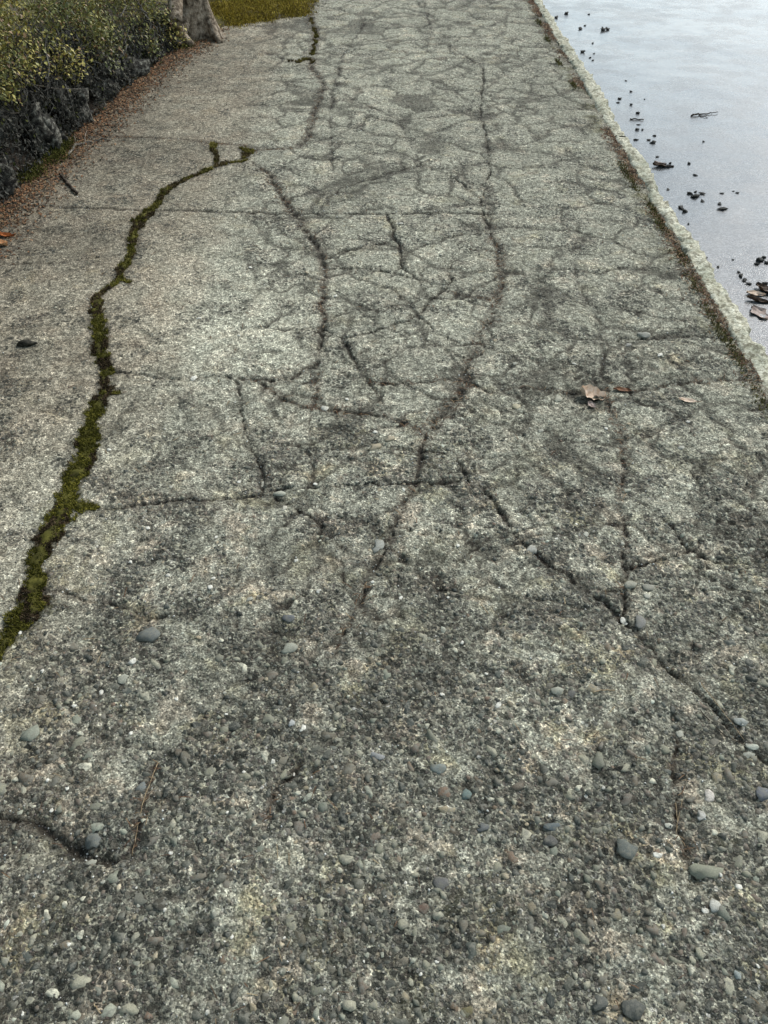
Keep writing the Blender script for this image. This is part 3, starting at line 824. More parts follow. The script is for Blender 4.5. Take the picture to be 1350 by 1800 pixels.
# ------------------------------------------------------------------ moss in the cracks
def moss_strip():
    lst = []
    sel = (moss < 1.12) & (X > hedge_x(Y))
    xx, yy, mm = X[sel], Y[sel], moss[sel]
    # density by area weight (rows get longer with distance)
    wgt = np.gradient(ys)[np.where(sel)[0]]; wgt = wgt / wgt.sum()
    N = 60000
    idx = rng.choice(len(xx), N, p=wgt)
    x = xx[idx] + rng.normal(0, .0025, N); y = yy[idx] + rng.normal(0, .003, N)
    h = .004 + .011 * np.clip(1.15 - mm[idx], 0, 1) * (.5 + fbm(x, y, 40, 2, 51))
    bl = np.array([[-.5, 0, 0], [.5, 0, 0], [.12, .25, 1.0]])
    s = rng.uniform(.0022, .0042, N) * (1 + .09 * y)
    M = rotz(rng.uniform(0, 6.28, N)) @ rotx(rng.normal(0, .75, N)) @ scl(s, s, s * rng.uniform(1.0, 2.0, N))
    L = np.stack([x, y, sample(Z, x, y) + h * rng.random(N) ** .6], 1)
    v, f = batch(bl, np.array([[0, 1, 2]]), M, L)
    t = fbm(x, y, 22, 3, 52)[:, None] + rng.normal(0, .13, (N, 1)); t = np.clip((t - .36) / .34, 0, 1)
    far = np.clip((y[:, None] - 2.2) / 3.0, 0, 1)
    c = (1 - t) * np.array([.075, .075, .014]) + t * np.array([.20, .19, .034])
    c = c * np.array([1.05, 1.0, 1.0]); c = np.where(fbm(x, y, 16, 3, 58)[:, None] > .56, np.array([.085, .06, .035]) * (.5 + t), c)
    c = c * (1 - far) + far * (c * .65 + np.array([.11, .088, .035]) * (.5 + t))
    return obj('moss', np_mesh('moss', v, f, col=np.repeat(c, 3, 0), smooth=False), M_MOSS)
mo = moss_strip(); tag(mo, 'dark green moss filling the long winding crack', 'moss', kind='stuff')
# cushion under the blades
def moss_cushion():
    f_sel = (moss[:-1, :-1] < 1.02) & (X[:-1, :-1] > hedge_x(Y[:-1, :-1]))
    q = (np.flatnonzero(f_sel.ravel()))
    jj, ii = np.divmod(q, nX - 1); b = jj * nX + ii
    Q = np.stack([b, b + 1, b + nX + 1, b + nX], 1); u, inv = np.unique(Q.ravel(), return_inverse=True)
    hz = Z.ravel()[u] + (np.clip(1.12 - moss.ravel()[u], -.2, 1) * .016) * (.55 + .9 * fbm(X.ravel()[u], Y.ravel()[u], 45, 3, 53)) - .001
    V = np.stack([X.ravel()[u], Y.ravel()[u], hz], 1)
    t = np.clip((fbm(V[:, 0], V[:, 1], 30, 3, 54) - .3) / .4, 0, 1)[:, None]
    c = (1 - t) * np.array([.05, .048, .014]) + t * np.array([.12, .112, .026])
    return obj('moss_cushion', np_mesh('moss_cushion', V, inv.reshape(-1, 4), col=c), M_MOSS, mo)
mcu = moss_cushion(); mcu['kind'] = 'stuff'

# ------------------------------------------------------------------ litter: needles and flakes
def needles(name, x, y, zf, lmin, lmax, cols_, wdt=.0006, lift=.004, ang=None):
    n = len(x)
    bv = np.array([[-1, -.5, 0], [1, -.5, 0], [1, 0, .9], [-1, 0, .9], [.7, .5, 0], [-.7, .5, 0]]); bq = np.array([[0, 1, 2, 3], [3, 2, 4, 5]])
    L = rng.uniform(lmin, lmax, n)
    wv = wdt * (1 + .35 * y)
    a = rng.uniform(0, 6.28, n) if ang is None else ang + rng.normal(0, .5, n)
    M = rotz(a) @ rotx(rng.normal(0, .10, n)) @ scl(wv, L, rng.uniform(.001, lift, n))
    P = np.stack([x, y, zf(x, y) + rng.uniform(.001, .005, n)], 1)
    v, f = batch(bv, bq, M, P)
    ci = rng.integers(0, len(cols_), n); c = np.array(cols_)[ci] * rng.uniform(.6, 1.3, (n, 1))
    return np_mesh(name, v, f, col=np.repeat(c, 6, 0), smooth=False)
NCOL = [(.14, .075, .042), (.19, .115, .065), (.09, .055, .035), (.28, .20, .12), (.12, .08, .055)]
def along(kinds, per_m, spread):
    xo, yo = [], []
    for kind, P in CW:
        if kind not in kinds: continue
        for a, b in zip(P[:-1], P[1:]):
            L = math.hypot(b[0] - a[0], b[1] - a[1]); n = rng.poisson(L * per_m)
            t = rng.random(n); s = spread + (a[2]) * .3
            xo.append(a[0] + (b[0] - a[0]) * t + rng.normal(0, s, n)); yo.append(a[1] + (b[1] - a[1]) * t + rng.normal(0, s, n))
    x, y = np.concatenate(xo), np.concatenate(yo)
    ok = (x > -2) & (x < kerb_x(y) - .01) & (y > .25) & (y < 9) & (fbm(x, y, 7, 2, 60) > .42)
    return x[ok], y[ok]
x, y = along('n', 110, .009)
o = obj('needle_litter', needles('needle_litter', x, y, zg, .008, .03, NCOL), M_LITTER)
tag(o, 'reddish brown conifer needles caught in the pavement cracks', 'needle litter', kind='stuff')
# sparse needles everywhere
n = 700
x = rng.uniform(-1.2, 1.2, n); y = .3 + 3.5 * rng.random(n) ** 1.6
ok = (fbm(x, y, 3, 2, 61) > .46) & (x < kerb_x(y) - .02)
o = obj('scattered_needles', needles('scattered_needles', x[ok], y[ok], zg, .010, .032, NCOL + [(.38, .30, .18)]), M_LITTER)
tag(o, 'thin dry needles strewn sparsely over the concrete', 'needles', kind='stuff')
# thick litter along kerb and hedge
n = 6000
y = .8 + 8 * rng.random(n); x = kerb_x(y) - np.abs(rng.normal(0, .035, n)) + .008
ok = fbm(x * 0, y, 3.5, 3, 62) + rng.normal(0, .06, n) > .49; x, y = x[ok], y[ok]
o = obj('kerb_litter', needles('kerb_litter', x, y, zg, .006, .026, NCOL, .0010, .008), M_LITTER)
tag(o, 'brown needles and dry scraps packed against the inside of the kerb', 'litter', kind='stuff')
n = 9000
y = 2.6 + 4.6 * rng.random(n); x = hedge_x(y) - .08 + np.abs(rng.normal(0, .11, n))
o = obj('hedge_litter', needles('hedge_litter', x, y, zg, .006, .024, NCOL + [(.24, .12, .06), (.30, .17, .09), (.05, .045, .03)], .0016, .008), M_LITTER)
tag(o, 'rust brown leaf and needle litter at the foot of the hedge bank', 'litter', kind='stuff')
# moss tufts beside the kerb and at the bank foot
def tufts(name, spots, label, cat='moss', cols_=((.05, .052, .012), (.12, .12, .03)), zf=zg, per=350, hgt=.02):
    xs_, ys_, hs_ = [], [], []
    for (cx, cy, sx, sy) in spots:
        n = per; xs_.append(cx + rng.normal(0, sx, n)); ys_.append(cy + rng.normal(0, sy, n)); hs_.append(np.full(n, hgt) * rng.uniform(.3, 1, n))
    x, y, h = map(np.concatenate, (xs_, ys_, hs_)); N = len(x)
    bl = np.array([[-.5, 0, 0], [.5, 0, 0], [.1, .3, 1.0]])
    s = rng.uniform(.003, .006, N) * (1 + .1 * y)
    M = rotz(rng.uniform(0, 6.28, N)) @ rotx(rng.normal(0, .7, N)) @ scl(s, s, s * rng.uniform(1, 2.2, N))
    v, f = batch(bl, np.array([[0, 1, 2]]), M, np.stack([x, y, zf(x, y) + h * rng.random(N) * np.exp(-0)], 1))
    t = rng.random((N, 1)); c = (1 - t) * np.array(cols_[0]) + t * np.array(cols_[1])
    return tag(obj(name, np_mesh(name, v, f, col=np.repeat(c, 3, 0), smooth=False), M_MOSS), label, cat, kind='stuff')
sp = []
for (px, py) in [(1098, 295), (1108, 310), (1150, 365), (1160, 385), (1168, 400), (1205, 455), (1225, 500), (1255, 555), (1268, 585), (1290, 605), (1300, 635), (1340, 700), (950, 40), (965, 70), (985, 110), (1010, 150), (1120, 330)]:
    a, b = G(px, py); sp.append((a - .012, b, .011, .05))
tufts('kerb_moss', sp, 'small green moss tufts growing against the kerb', per=130, cols_=((.08, .07, .03), (.16, .15, .05)), hgt=.012)
sp = []
for (px, py) in [(105, 262), (95, 278), (112, 255), (235, 125), (222, 140), (240, 118), (50, 310), (325, 78), (60, 300)]:
    a, b = G(px, py); sp.append((a, b, .035, .06))
tufts('bank_moss', sp, 'olive moss growing where the hedge bank meets the pavement', per=800, hgt=.03)

# ------------------------------------------------------------------ hedge bank: rocks, soil, roots, foliage
M_ROCK = mat_simple('dark_rock', [(.36, (.014, .013, .011)), (.48, (.05, .048, .04)), (.55, (.13, .127, .105)), (.66, (.36, .35, .30))], 40, .85, .02, .3, 1.0)
M_BARKD = mat_simple('dark_root', [(.35, (.022, .020, .018)), (.5, (.085, .080, .070)), (.65, (.22, .21, .185))], 50, .9, .004)
M_TWIG = mat_simple('grey_twig', [(.3, (.07, .06, .05)), (.5, (.16, .14, .115)), (.7, (.30, .27, .22))], 60, .85, .002)
def bank_top(y): return np.interp(y, [.5, 3.5, 4.3, 5.0, 5.9, 7.0], [.52, .50, .42, .38, .22, .10])
bank = tag(empty('stone_bank', (-1.9, 4.5, 0)), 'low dark rocky bank of rough stones under the hedge', 'stone bank')
BL = bank.location
# soil body behind the rocks
yy = np.arange(-1.4, 7.6, .05); tt = np.linspace(0, 1, 14)
TY, TT = np.meshgrid(yy, tt, indexing='ij')
bx = hedge_x(TY) - .05 - TT * 1.1 - .10 * np.clip(TT * 6, 0, 1); bz = -.06 + (bank_top(TY) + .06) * sstep(0, .22, TT) + (fbm(TY, TT, 4, 3, 70) - .5) * .1
V = np.stack([bx.ravel(), TY.ravel(), bz.ravel()], 1) - np.array(BL)
j, i = np.meshgrid(np.arange(len(yy) - 1), np.arange(13), indexing='ij'); q = (j * 14 + i).ravel()
obj('soil', np_mesh('soil', V, np.stack([q, q + 14, q + 15, q + 1], 1)), M_SOIL, bank)
for k in range(300):
    y = random.uniform(2.2, 7.0) if k < 190 else random.uniform(-.9, 2.2); ht = float(bank_top(y)); lay = random.random()
    r = random.uniform(.03, .075) * (1 - .3 * lay)
    x = float(hedge_x(y)) - .09 - lay * .12 + random.uniform(-.03, .02); z = lay * ht * .95
    Vr = lump(lump(ICO2[0], 100 + k, .6), 400 + k, .35) * np.array([r, r * random.uniform(.7, 1.2), r * random.uniform(.9, 1.6)])
    me = np_mesh('rock', Vr, ICO2[1], smooth=False); me.materials.append(M_ROCK)
    o = obj('rock', me, None, bank, (x - BL[0], y - BL[1], z - BL[2])); o.rotation_euler = (0, 0, random.uniform(0, 6.28))
# roots and dead stems hanging over the rocks
hedge = tag(empty('hedge', (-2.1, 4.6, .4)), 'straggly small leaved yellow green hedge growing on the dark stone bank', 'hedge')
HL = np.array(hedge.location)
roots = []
for k in range(230):
    y = random.uniform(2.3, 6.9); ht = float(bank_top(y)) + random.uniform(-.05, .18); x = float(hedge_x(y)) - random.uniform(.02, .16)
    zt = ht; zb = random.uniform(-.01, ht * .6); P = []
    m_ = 6; dy = random.uniform(-.15, .15); dx = random.uniform(.0, .07)
    for q_ in range(m_):
        t = q_ / (m_ - 1)
        P.append((x - .06 + dx * t + random.uniform(-.03, .03), y + dy * 1.6 * t + random.uniform(-.035, .035), zt + (zb - zt) * t))
    r = random.uniform(.0018, .006)
    roots.append(tube(np.array(P) - HL, np.linspace(r, r * .5, m_), 4))
o = obj('root', tubes_mesh('root', roots), M_BARKD, hedge); o['kind'] = 'stuff'
N = 16000
y = rng.uniform(2.3, 7.0, N); tt_ = rng.random(N); zz = -.02 + tt_ * (bank_top(y) + .08)
x = hedge_x(y) - .03 - .10 * tt_ - np.abs(rng.normal(0, .03, N)) + (fbm(y, zz, 14, 3, 90) - .5) * .10
sz_ = rng.uniform(.006, .018, N)
qb = np.array([[-.4, -.5, 0], [.4, -.3, .1], [.3, .6, 0], [-.3, .4, .15]])
v, f = batch(qb, np.array([[0, 1, 2], [0, 2, 3]]), rotz(rng.uniform(0, 6.28, N)) @ rotx(rng.uniform(-1.5, 1.5, N)) @ scl(sz_, sz_ * 1.4, sz_), np.stack([x, y, zz], 1) - np.array(BL))
t = rng.random((N, 1)); c = np.array([.03, .03, .028]) * (1 - t) + t * np.array([.12, .118, .10]); c = np.where(rng.random((N, 1)) < .05, [[.09, .10, .03]], c)
o = obj('dead_leaves', np_mesh('dead_leaves', v, f, col=np.repeat(c, 4, 0), smooth=False), M_LITTER, bank); o['kind'] = 'stuff'
# foliage clumps
cl = []
for k in range(300):
    y = random.uniform(2.2, 6.75) if k < 190 else random.uniform(-.9, 2.2); bt = float(bank_top(y)); hi = random.random() ** 1.2
    z = bt - .06 + hi * .9
    x = float(hedge_x(y)) - .07 - .10 * random.random() - hi * .38 + random.uniform(-.06, .07)
    cl.append((x, y, z, random.uniform(.07, .17)))
for k in range(90):
    y = random.uniform(-.9, 8.2); cl.append((float(hedge_x(y)) - random.uniform(.6, 1.2), y, float(bank_top(y)) + random.uniform(.0, .8), random.uniform(.14, .24)))
cl += [(G(12, 250)[0] - .05, G(12, 250)[1] - .35, .42, .09)]
lx, ly, lz, lc = [], [], [], []
for (x, y, z, r) in cl:
    n = int(26000 * r * r)
    d = rng.normal(0, 1, (n, 3)); d /= np.linalg.norm(d, axis=1)[:, None]
    rr = r * rng.uniform(.35, 1.15, n)[:, None]
    p = np.array([x, y, z]) + d * rr * np.array([1, 1.15, .85]); p[:, 2] -= .35 * np.abs(rng.normal(0, .06, n))
    hue = random.random(); lx.append(p)
    a = np.array([.075, .09, .03]); b = np.array([.40, .34, .09]); c3 = np.array([.18, .185, .06]); dd = np.array([.19, .115, .055])
    t = np.clip((hue - .2) * .8 + rng.random((n, 1)) * .55, 0, 1)
    c = np.where(t < .5, a + (c3 - a) * t * 2, c3 + (b - c3) * (t - .5) * 2)
    c = np.where(rng.random((n, 1)) < .12, dd, c) * rng.uniform(.75, 1.6, (n, 1))
    lc.append(c)
P = np.concatenate(lx); Cc = np.concatenate(lc); N = len(P)
leafv = np.array([[0, -.5, 0], [.28, -.1, .08], [.24, .25, .1], [0, .55, -.05], [-.24, .25, .1], [-.28, -.1, .08], [0, 0, 0]])
leaff = np.array([[0, 1, 6], [1, 2, 6], [2, 3, 6], [3, 4, 6], [4, 5, 6], [5, 0, 6]])
s = .009 + .018 * rng.random(N) ** 1.6
M = rotz(rng.uniform(0, 6.28, N)) @ rotx(rng.uniform(-1.3, 1.3, N)) @ scl(s, s, s)
v, f = batch(leafv[[0, 1, 3, 5]] * np.array([1.25, 1, 1]), np.array([[0, 1, 2], [0, 2, 3]]), M, P - HL)
print('leaves', N)
o = obj('foliage', np_mesh('foliage', v, f, col=np.repeat(Cc, 4, 0), smooth=False), M_LEAF, hedge); o['kind'] = 'stuff'
tw = []
for k in range(420):
    (x, y, z, r) = random.choice(cl)
    p = np.array([x - .12, y, z - .12]); d = np.array([random.uniform(.2, 1), random.uniform(-1, 1), random.uniform(-.2, .8)]); d /= np.linalg.norm(d)
    L = random.uniform(.12, .34); P_ = [p + d * L * 1.2 * t + np.array([random.uniform(-.01, .01)] * 3) for t in np.linspace(0, 1, 5)]
    tw.append(tube(np.array(P_) - HL, np.linspace(random.uniform(.002, .005), .001, 5), 4))
o = obj('branch', tubes_mesh('branch', tw), M_TWIG, hedge); o['kind'] = 'stuff'

# ------------------------------------------------------------------ tree at the far end of the hedge
M_BARK = mat_simple('pale_bark', [(.36, (.09, .068, .048)), (.5, (.30, .24, .175)), (.64, (.55, .46, .36))], 26, .9, .02, .2, 1.0)
TX0, TY0 = G(352, 62)
tree = tag(empty('tree', (TX0, TY0, 0)), 'pale barked tree trunk with spreading roots at the far end of the hedge', 'tree')
def trunk():
    ns, nh = 40, 70; V = []
    for i in range(nh):
        z = -.08 + 3.6 * (i / (nh - 1)) ** 1.7
        for k in range(ns):
            th = 2 * math.pi * k / ns
            fl = math.exp(-max(z, 0) / .13)
            r = .105 + .05 * fl * (1 + .8 * math.cos(3 * th + .6) + .35 * math.cos(5 * th + 2)) - .015 * max(z, 0)
            r *= 1 + .10 * mnoise.noise(Vector((math.cos(th) * 3, math.sin(th) * 3, z * 1.5))) + .10 * mnoise.noise(Vector((math.cos(th) * 9, math.sin(th) * 9, z * 3))) + .05 * mnoise.noise(Vector((math.cos(th) * 22, math.sin(th) * 22, z * 7)))
            V.append((r * math.cos(th) - .10 * max(z, 0), r * math.sin(th) + .03 * z, z))
    F = [[i * ns + k, i * ns + (k + 1) % ns, (i + 1) * ns + (k + 1) % ns, (i + 1) * ns + k] for i in range(nh - 1) for k in range(ns)]
    return np_mesh('trunk', np.array(V), F)
tr = obj('trunk', trunk(), M_BARK, tree)
def rootm(pts, r0, r1):
    n = len(pts); P = np.array(pts)
    # smooth the path
    t = np.linspace(0, n - 1, 16); P = np.stack([np.interp(t, range(n), P[:, i]) for i in range(3)], 1)
    return tubes_mesh('root', [tube(P, np.linspace(r0, r1, 16), 10, .12)])
def rel(px, py, z): a = G(px, py, z); return (a[0] - TX0, a[1] - TY0, z)
obj('root', rootm([(-.12, .02, .42), rel(308, 40, .16), rel(318, 62, .06), rel(338, 80, .0)], .06, .03), M_BARK, tree)
obj('root', rootm([(.06, 0, .16), (.13, -.10, .04), (.19, -.2, -.01)], .05, .02), M_BARK, tree)
obj('root', rootm([(-.05, -.05, .18), (-.10, -.2, .05), (-.14, -.32, -.015)], .05, .022), M_BARK, tree)
for (dx, dy, dz) in [(-.9, .3, 1.2), (.7, .6, 1.1), (-.3, -.6, 1.3), (.1, 1.0, 1.2), (-1.1, -.4, .9)]:
    P_ = [np.array([-.34, .1, 3.3]) + np.array([dx, dy, dz]) * t + np.array([0, 0, .1 * math.sin(t * 5)]) for t in np.linspace(0, 1, 8)]
    obj('limb', tubes_mesh('limb', [tube(P_, np.linspace(.06, .015, 8), 8, .1)]), M_BARK, tree)
n = 5000
d = rng.normal(0, 1, (n, 3)); d /= np.linalg.norm(d, axis=1)[:, None]
cc = np.array([(-1.2, .4, 4.4), (.3, .7, 4.4), (-.7, -.4, 4.6), (-.2, 1.0, 4.7), (-1.4, -.3, 4.2)])[rng.integers(0, 5, n)]
P = cc + d * rng.uniform(.2, .65, n)[:, None]; s = rng.uniform(.03, .06, n)
v, f = batch(leafv[[0, 1, 3, 5]], np.array([[0, 1, 2], [0, 2, 3]]), rotz(rng.uniform(0, 6.28, n)) @ rotx(rng.uniform(-1, 1, n)) @ scl(s, s, s), P)
o = obj('crown', np_mesh('crown', v, f, col=np.repeat(np.array([.06, .08, .025]) * rng.uniform(.6, 1.4, (n, 1)), 4, 0), smooth=False), M_LEAF, tree); o['kind'] = 'stuff'

# ------------------------------------------------------------------ mossy bed past the tree
def bed_h(x, y): return -.02 + .05 * sstep(0, .25, y - (YEND + (x - hedge_x(y)) * .62)) * sstep(0, .12, XBED - x) + (fbm(x, y, 5, 3, 80) - .5) * .03
gx = np.arange(-3.2, XBED + .05, .03); gy = np.arange(YEND - .1, 12.0, .03)
a, b = np.meshgrid(gx, gy); V = np.stack([a.ravel(), b.ravel(), bed_h(a, b).ravel()], 1)
nn = len(gx); j, i = np.meshgrid(np.arange(len(gy) - 1), np.arange(nn - 1), indexing='ij'); q = (j * nn + i).ravel()
tg = np.clip((fbm(a, b, 7, 3, 81).ravel() - .35) / .3, 0, 1)[:, None]
mb = obj('mossy_ground', np_mesh('mossy_ground', V, np.stack([q, q + 1, q + nn + 1, q + nn], 1), col=(1 - tg) * np.array([.12, .10, .07]) + tg * np.array([.13, .115, .03])), M_MOSS)
tag(mb, 'mossy ground beside the path past the tree', 'moss ground', kind='structure')
sp = []
for k in range(150):
    x = random.uniform(-1.5, XBED - .01); y = random.uniform(YEND + .02, 9.0)
    if y > YEND + (x - float(hedge_x(y))) * .62 + .03: sp.append((x, y, .05, .06))
tufts('moss_patch', sp, 'olive and yellow moss carpet between tree trunk and path edge', 'moss', ((.10, .07, .025), (.48, .38, .06)), bed_h, 420, .03)
for (px, py, sx, sy, sz, col, lab_) in [(440, 5, .13, .09, .07, (.38, .34, .26), 'tan stone behind the moss patch, beside the smaller grey one'), (500, 4, .09, .07, .06, (.28, .27, .24), 'small grey stone at the right end behind the moss patch'), (380, 6, .06, .05, .07, (.42, .36, .28), 'pale stone standing close behind the tree trunk')]:
    x, y = G(px, py); Vr = lump(ICO3[0], px, .35) * np.array([sx, sy, sz])
    me = np_mesh('border_stone', Vr, ICO3[1]); me.materials.append(M_STO)
    o = obj('border_stone', me, None, None, (x, y, sz * .4)); o.color = (*col, 1); tag(o, lab_, 'stone', 'stones behind the moss patch')

# ------------------------------------------------------------------ single stones that stand out
loose_me = [form_mesh(i, M_STO, 'loose_stone') for i in range(7)]
def pebble(px, py, wpx, hpx, col, label, cat='stone', group=None, rot=None, sink=.36, tall=.62, name='pebble'):
    x, y = G(px, py); rx = wpx / 2 / ppm(py)
    y2 = abs(G(px, py - hpx / 2)[1] - G(px, py + hpx / 2)[1]) / 2
    o = obj(name, loose_me[random.randrange(7)], None, None, (x, y, 0))
    ry = min(y2 * 1.15, rx * 1.6) / .82; rz = min(rx, ry) * tall
    o.scale = (rx * .84, ry * .78, rz * .85)
    o.rotation_euler = (0, 0, rot if rot is not None else random.uniform(-.3, .3))
    o.location.z = float(sample(Z, x, y)) + rz * .5 * (1 - 2 * sink)
    o.color = (col[0] * .97, col[1] * .95, col[2] * .86, 1)
    return tag(o, label, cat, group)
BLU = (.155, .168, .168); WHT = (.80, .79, .76); PAL = (.36, .36, .32); GRY = (.2, .205, .2); DRK = (.09, .095, .1); TAN = (.36, .30, .22)
for a in [
    (263, 1118, 42, 28, BLU, 'flat blue grey stone set in the concrete right of the moss crack'),
    (165, 1470, 34, 34, BLU, 'blue grey pointed stone lying in the dark hollow at lower left'),
    (157, 1514, 20, 16, PAL, 'pale square stone just below the blue grey stone in the hollow'),
    (55, 1290, 30, 32, (.28, .30, .26), 'pale greenish oval stone near the left edge'),
    (42, 1290, 14, 12, (.25, .27, .24), 'small greenish pebble touching the pale oval stone at left'),
    (248, 1383, 18, 20, (.17, .19, .2), 'small bluish stone beside the stem lying in a crack'),
    (937, 965, 32, 14, (.46, .46, .44), 'long pale stone resting on the diagonal crack'),
    (1100, 1084, 18, 17, WHT, 'white pebble in the hole on the diagonal crack'),
    (1128, 1092, 26, 24, (.22, .22, .22), 'round grey pebble beside the white one in the diagonal crack'),
    (1108, 1028, 26, 14, (.34, .34, .3), 'pale oval pebble at the crossing of two cracks on the right'),
    (1140, 1033, 26, 12, (.28, .28, .25), 'grey flat pebble right of the pale oval one'),
    (1137, 1049, 14, 9, (.42, .42, .38), 'small pale pebble below the two flat ones'),
    (1247, 1402, 24, 24, (.6, .56, .54), 'large white pebble near the lower right with a second below it'),
    (1232, 1436, 18, 20, (.5, .5, .5), 'whitish pebble just below the large white one'),
    (1316, 1327, 26, 16, (.34, .35, .32), 'oval grey pebble, lower of a touching pair by the right edge'),
    (1322, 1313, 24, 12, (.48, .50, .46), 'pale oval pebble, upper of a touching pair by the right edge'),
    (1301, 1269, 28, 16, (.34, .36, .36), 'pale blue grey oval pebble above the touching pair'),
    (1100, 1496, 42, 34, (.12, .135, .13), 'large smooth dark grey stone among the exposed pebbles'),
    (1243, 1532, 64, 30, (.25, .26, .21), 'large flat teal and tan stone near the lower right corner'),
    (1328, 1548, 12, 34, (.27, .31, .27), 'narrow upright greenish stone at the right edge'),
    (1297, 1563, 12, 14, WHT, 'tiny white chip left of the narrow greenish stone'),
    (1256, 1594, 24, 26, (.52, .52, .5), 'white angular pebble, larger of a pair below the flat stone'),
    (1240, 1603, 13, 14, WHT, 'white pebble, smaller of a pair below the flat stone'),
    (1155, 1505, 20, 10, WHT, 'flat white chip right of the large dark stone'),
    (1175, 1451, 16, 12, (.5, .5, .46), 'white chip above the grit right of centre'),
    (970, 1455, 32, 16, (.12, .145, .16), 'dark blue flat stone left of the large dark stone'),
    (967, 1480, 28, 22, (.10, .10, .10), 'dark brown grey stone under the dark blue one'),
    (820, 1397, 20, 20, (.14, .19, .19), 'teal stone in the lower middle'),
    (770, 1352, 30, 20, (.2, .23, .23), 'grey blue stone up and left from the teal one'),
    (665, 1330, 30, 14, (.26, .27, .29), 'pale blue grey broken stone in the lower middle'),
    (1340, 1398, 32, 26, (.15, .16, .19), 'bluish round stone cut by the right edge'),
    (510, 1140, 36, 18, (.34, .35, .31), 'pale grey oval stone in the middle left'),
    (507, 1089, 24, 14, (.13, .14, .16), 'dark bluish pebble above the pale grey oval stone'),
    (340, 664, 12, 11, WHT, 'white chip on the thin crack left of centre'),
    (571, 716, 15, 11, (.55, .55, .52), 'whitish pebble at the end of the brown crack'),
    (1131, 590, 24, 9, (.34, .34, .32), 'pale flat pebble in the crack near the kerb'),
    (1105, 604, 14, 8, (.32, .32, .31), 'small grey pebble left below the pale one near the kerb'),
    (982, 701, 18, 10, (.45, .44, .38), 'tan white pebble left of the curled leaf'),
    (908, 711, 18, 12, (.48, .44, .33), 'cream coloured pebble on the right half of the path'),
    (1197, 786, 14, 9, (.45, .45, .42), 'whitish pebble near the right edge above the crazed patch'),
    (666, 958, 26, 30, (.33, .34, .33), 'pale grey lump of broken concrete on the brown seam'),
    (533, 1281, 13, 14, WHT, 'bright white pebble, right one of a pair in the lower middle'),
    (513, 1271, 13, 13, (.46, .48, .5), 'bluish white pebble, left one of a pair in the lower middle'),
    (233, 1162, 13, 13, WHT, 'bright white pebble below the flat blue grey stone'),
    (177, 1212, 12, 15, WHT, 'bright white pebble at left, nearest the green moss below'),
    (215, 1192, 22, 20, (.36, .37, .33), 'pale rounded pebble between two bright white ones'),
    (1067, 1240, 0, 0, WHT, ''),
    (876, 1240, 13, 14, WHT, 'white pebble alone left of the reddish patch'),
    (978, 1217, 26, 16, (.34, .35, .31), 'pale grey oval pebble under the diagonal crack'),
    (1003, 1221, 18, 16, (.12, .12, .12), 'dark round pebble touching the pale grey oval one'),
    (1296, 1715, 14, 18, (.28, .32, .33), 'small bluish pebble near the lower right corner'),
    (1297, 1510, 10, 10, WHT, ''),
    (1225, 1645, 0, 0, WHT, ''),
    (743, 1597, 24, 22, (.15, .105, .085), 'brown round stone among dark pebbles at the bottom'),
    (823, 1780, 30, 28, (.15, .135, .075), 'olive brown stone at the bottom edge'),
    (775, 1555, 30, 28, (.14, .14, .145), 'smooth grey round stone at the lower middle'),
    (850, 1455, 26, 18, (.13, .14, .15), 'small bluish angular stone in the lower middle'),
    (1110, 1775, 46, 44, (.10, .105, .10), 'large dark round stone at the bottom edge'),
    (1055, 1765, 34, 30, (.11, .115, .11), 'dark oval stone left of the large dark round one'),
    (132, 1785, 22, 20, (.40, .41, .35), 'pale greenish pebble at the lower left bottom edge'),
    (1195, 1290, 14, 20, (.42, .42, .38), 'pale narrow chip above the strip of red needles'),
    (1102, 862, 20, 8, (.42, .43, .38), 'thin pale pebble where two cracks meet on the right'),
    (1030, 938, 10, 12, (.55, .55, .5), 'small pale pebble in the crazed area at right'),
    (492, 866, 24, 10, (.42, .43, .38), 'pale flat pebble at the meeting of the thin cracks'),
    (500, 895, 13, 11, (.55, .53, .48), 'pale pebble just below the meeting of the thin cracks'),
    (545, 897, 12, 10, (.62, .61, .5), 'cream white chip right of the meeting of the thin cracks'),
    (462, 846, 14, 13, (.5, .5, .46), 'whitish pebble just above the meeting of the thin cracks'),
]:
    if a[2] and a[5]: pebble(*a)
# tan patches of soft broken mortar
for a in [(660, 786, 28, 14, (.38, .33, .25), 'flat tan chip of mortar, left of two in the middle'), (686, 772, 20, 12, (.40, .35, .27), 'flat tan chip of mortar, right of two in the middle')]:
    pebble(*a, cat='mortar chip', sink=.42, name='mortar_chip')
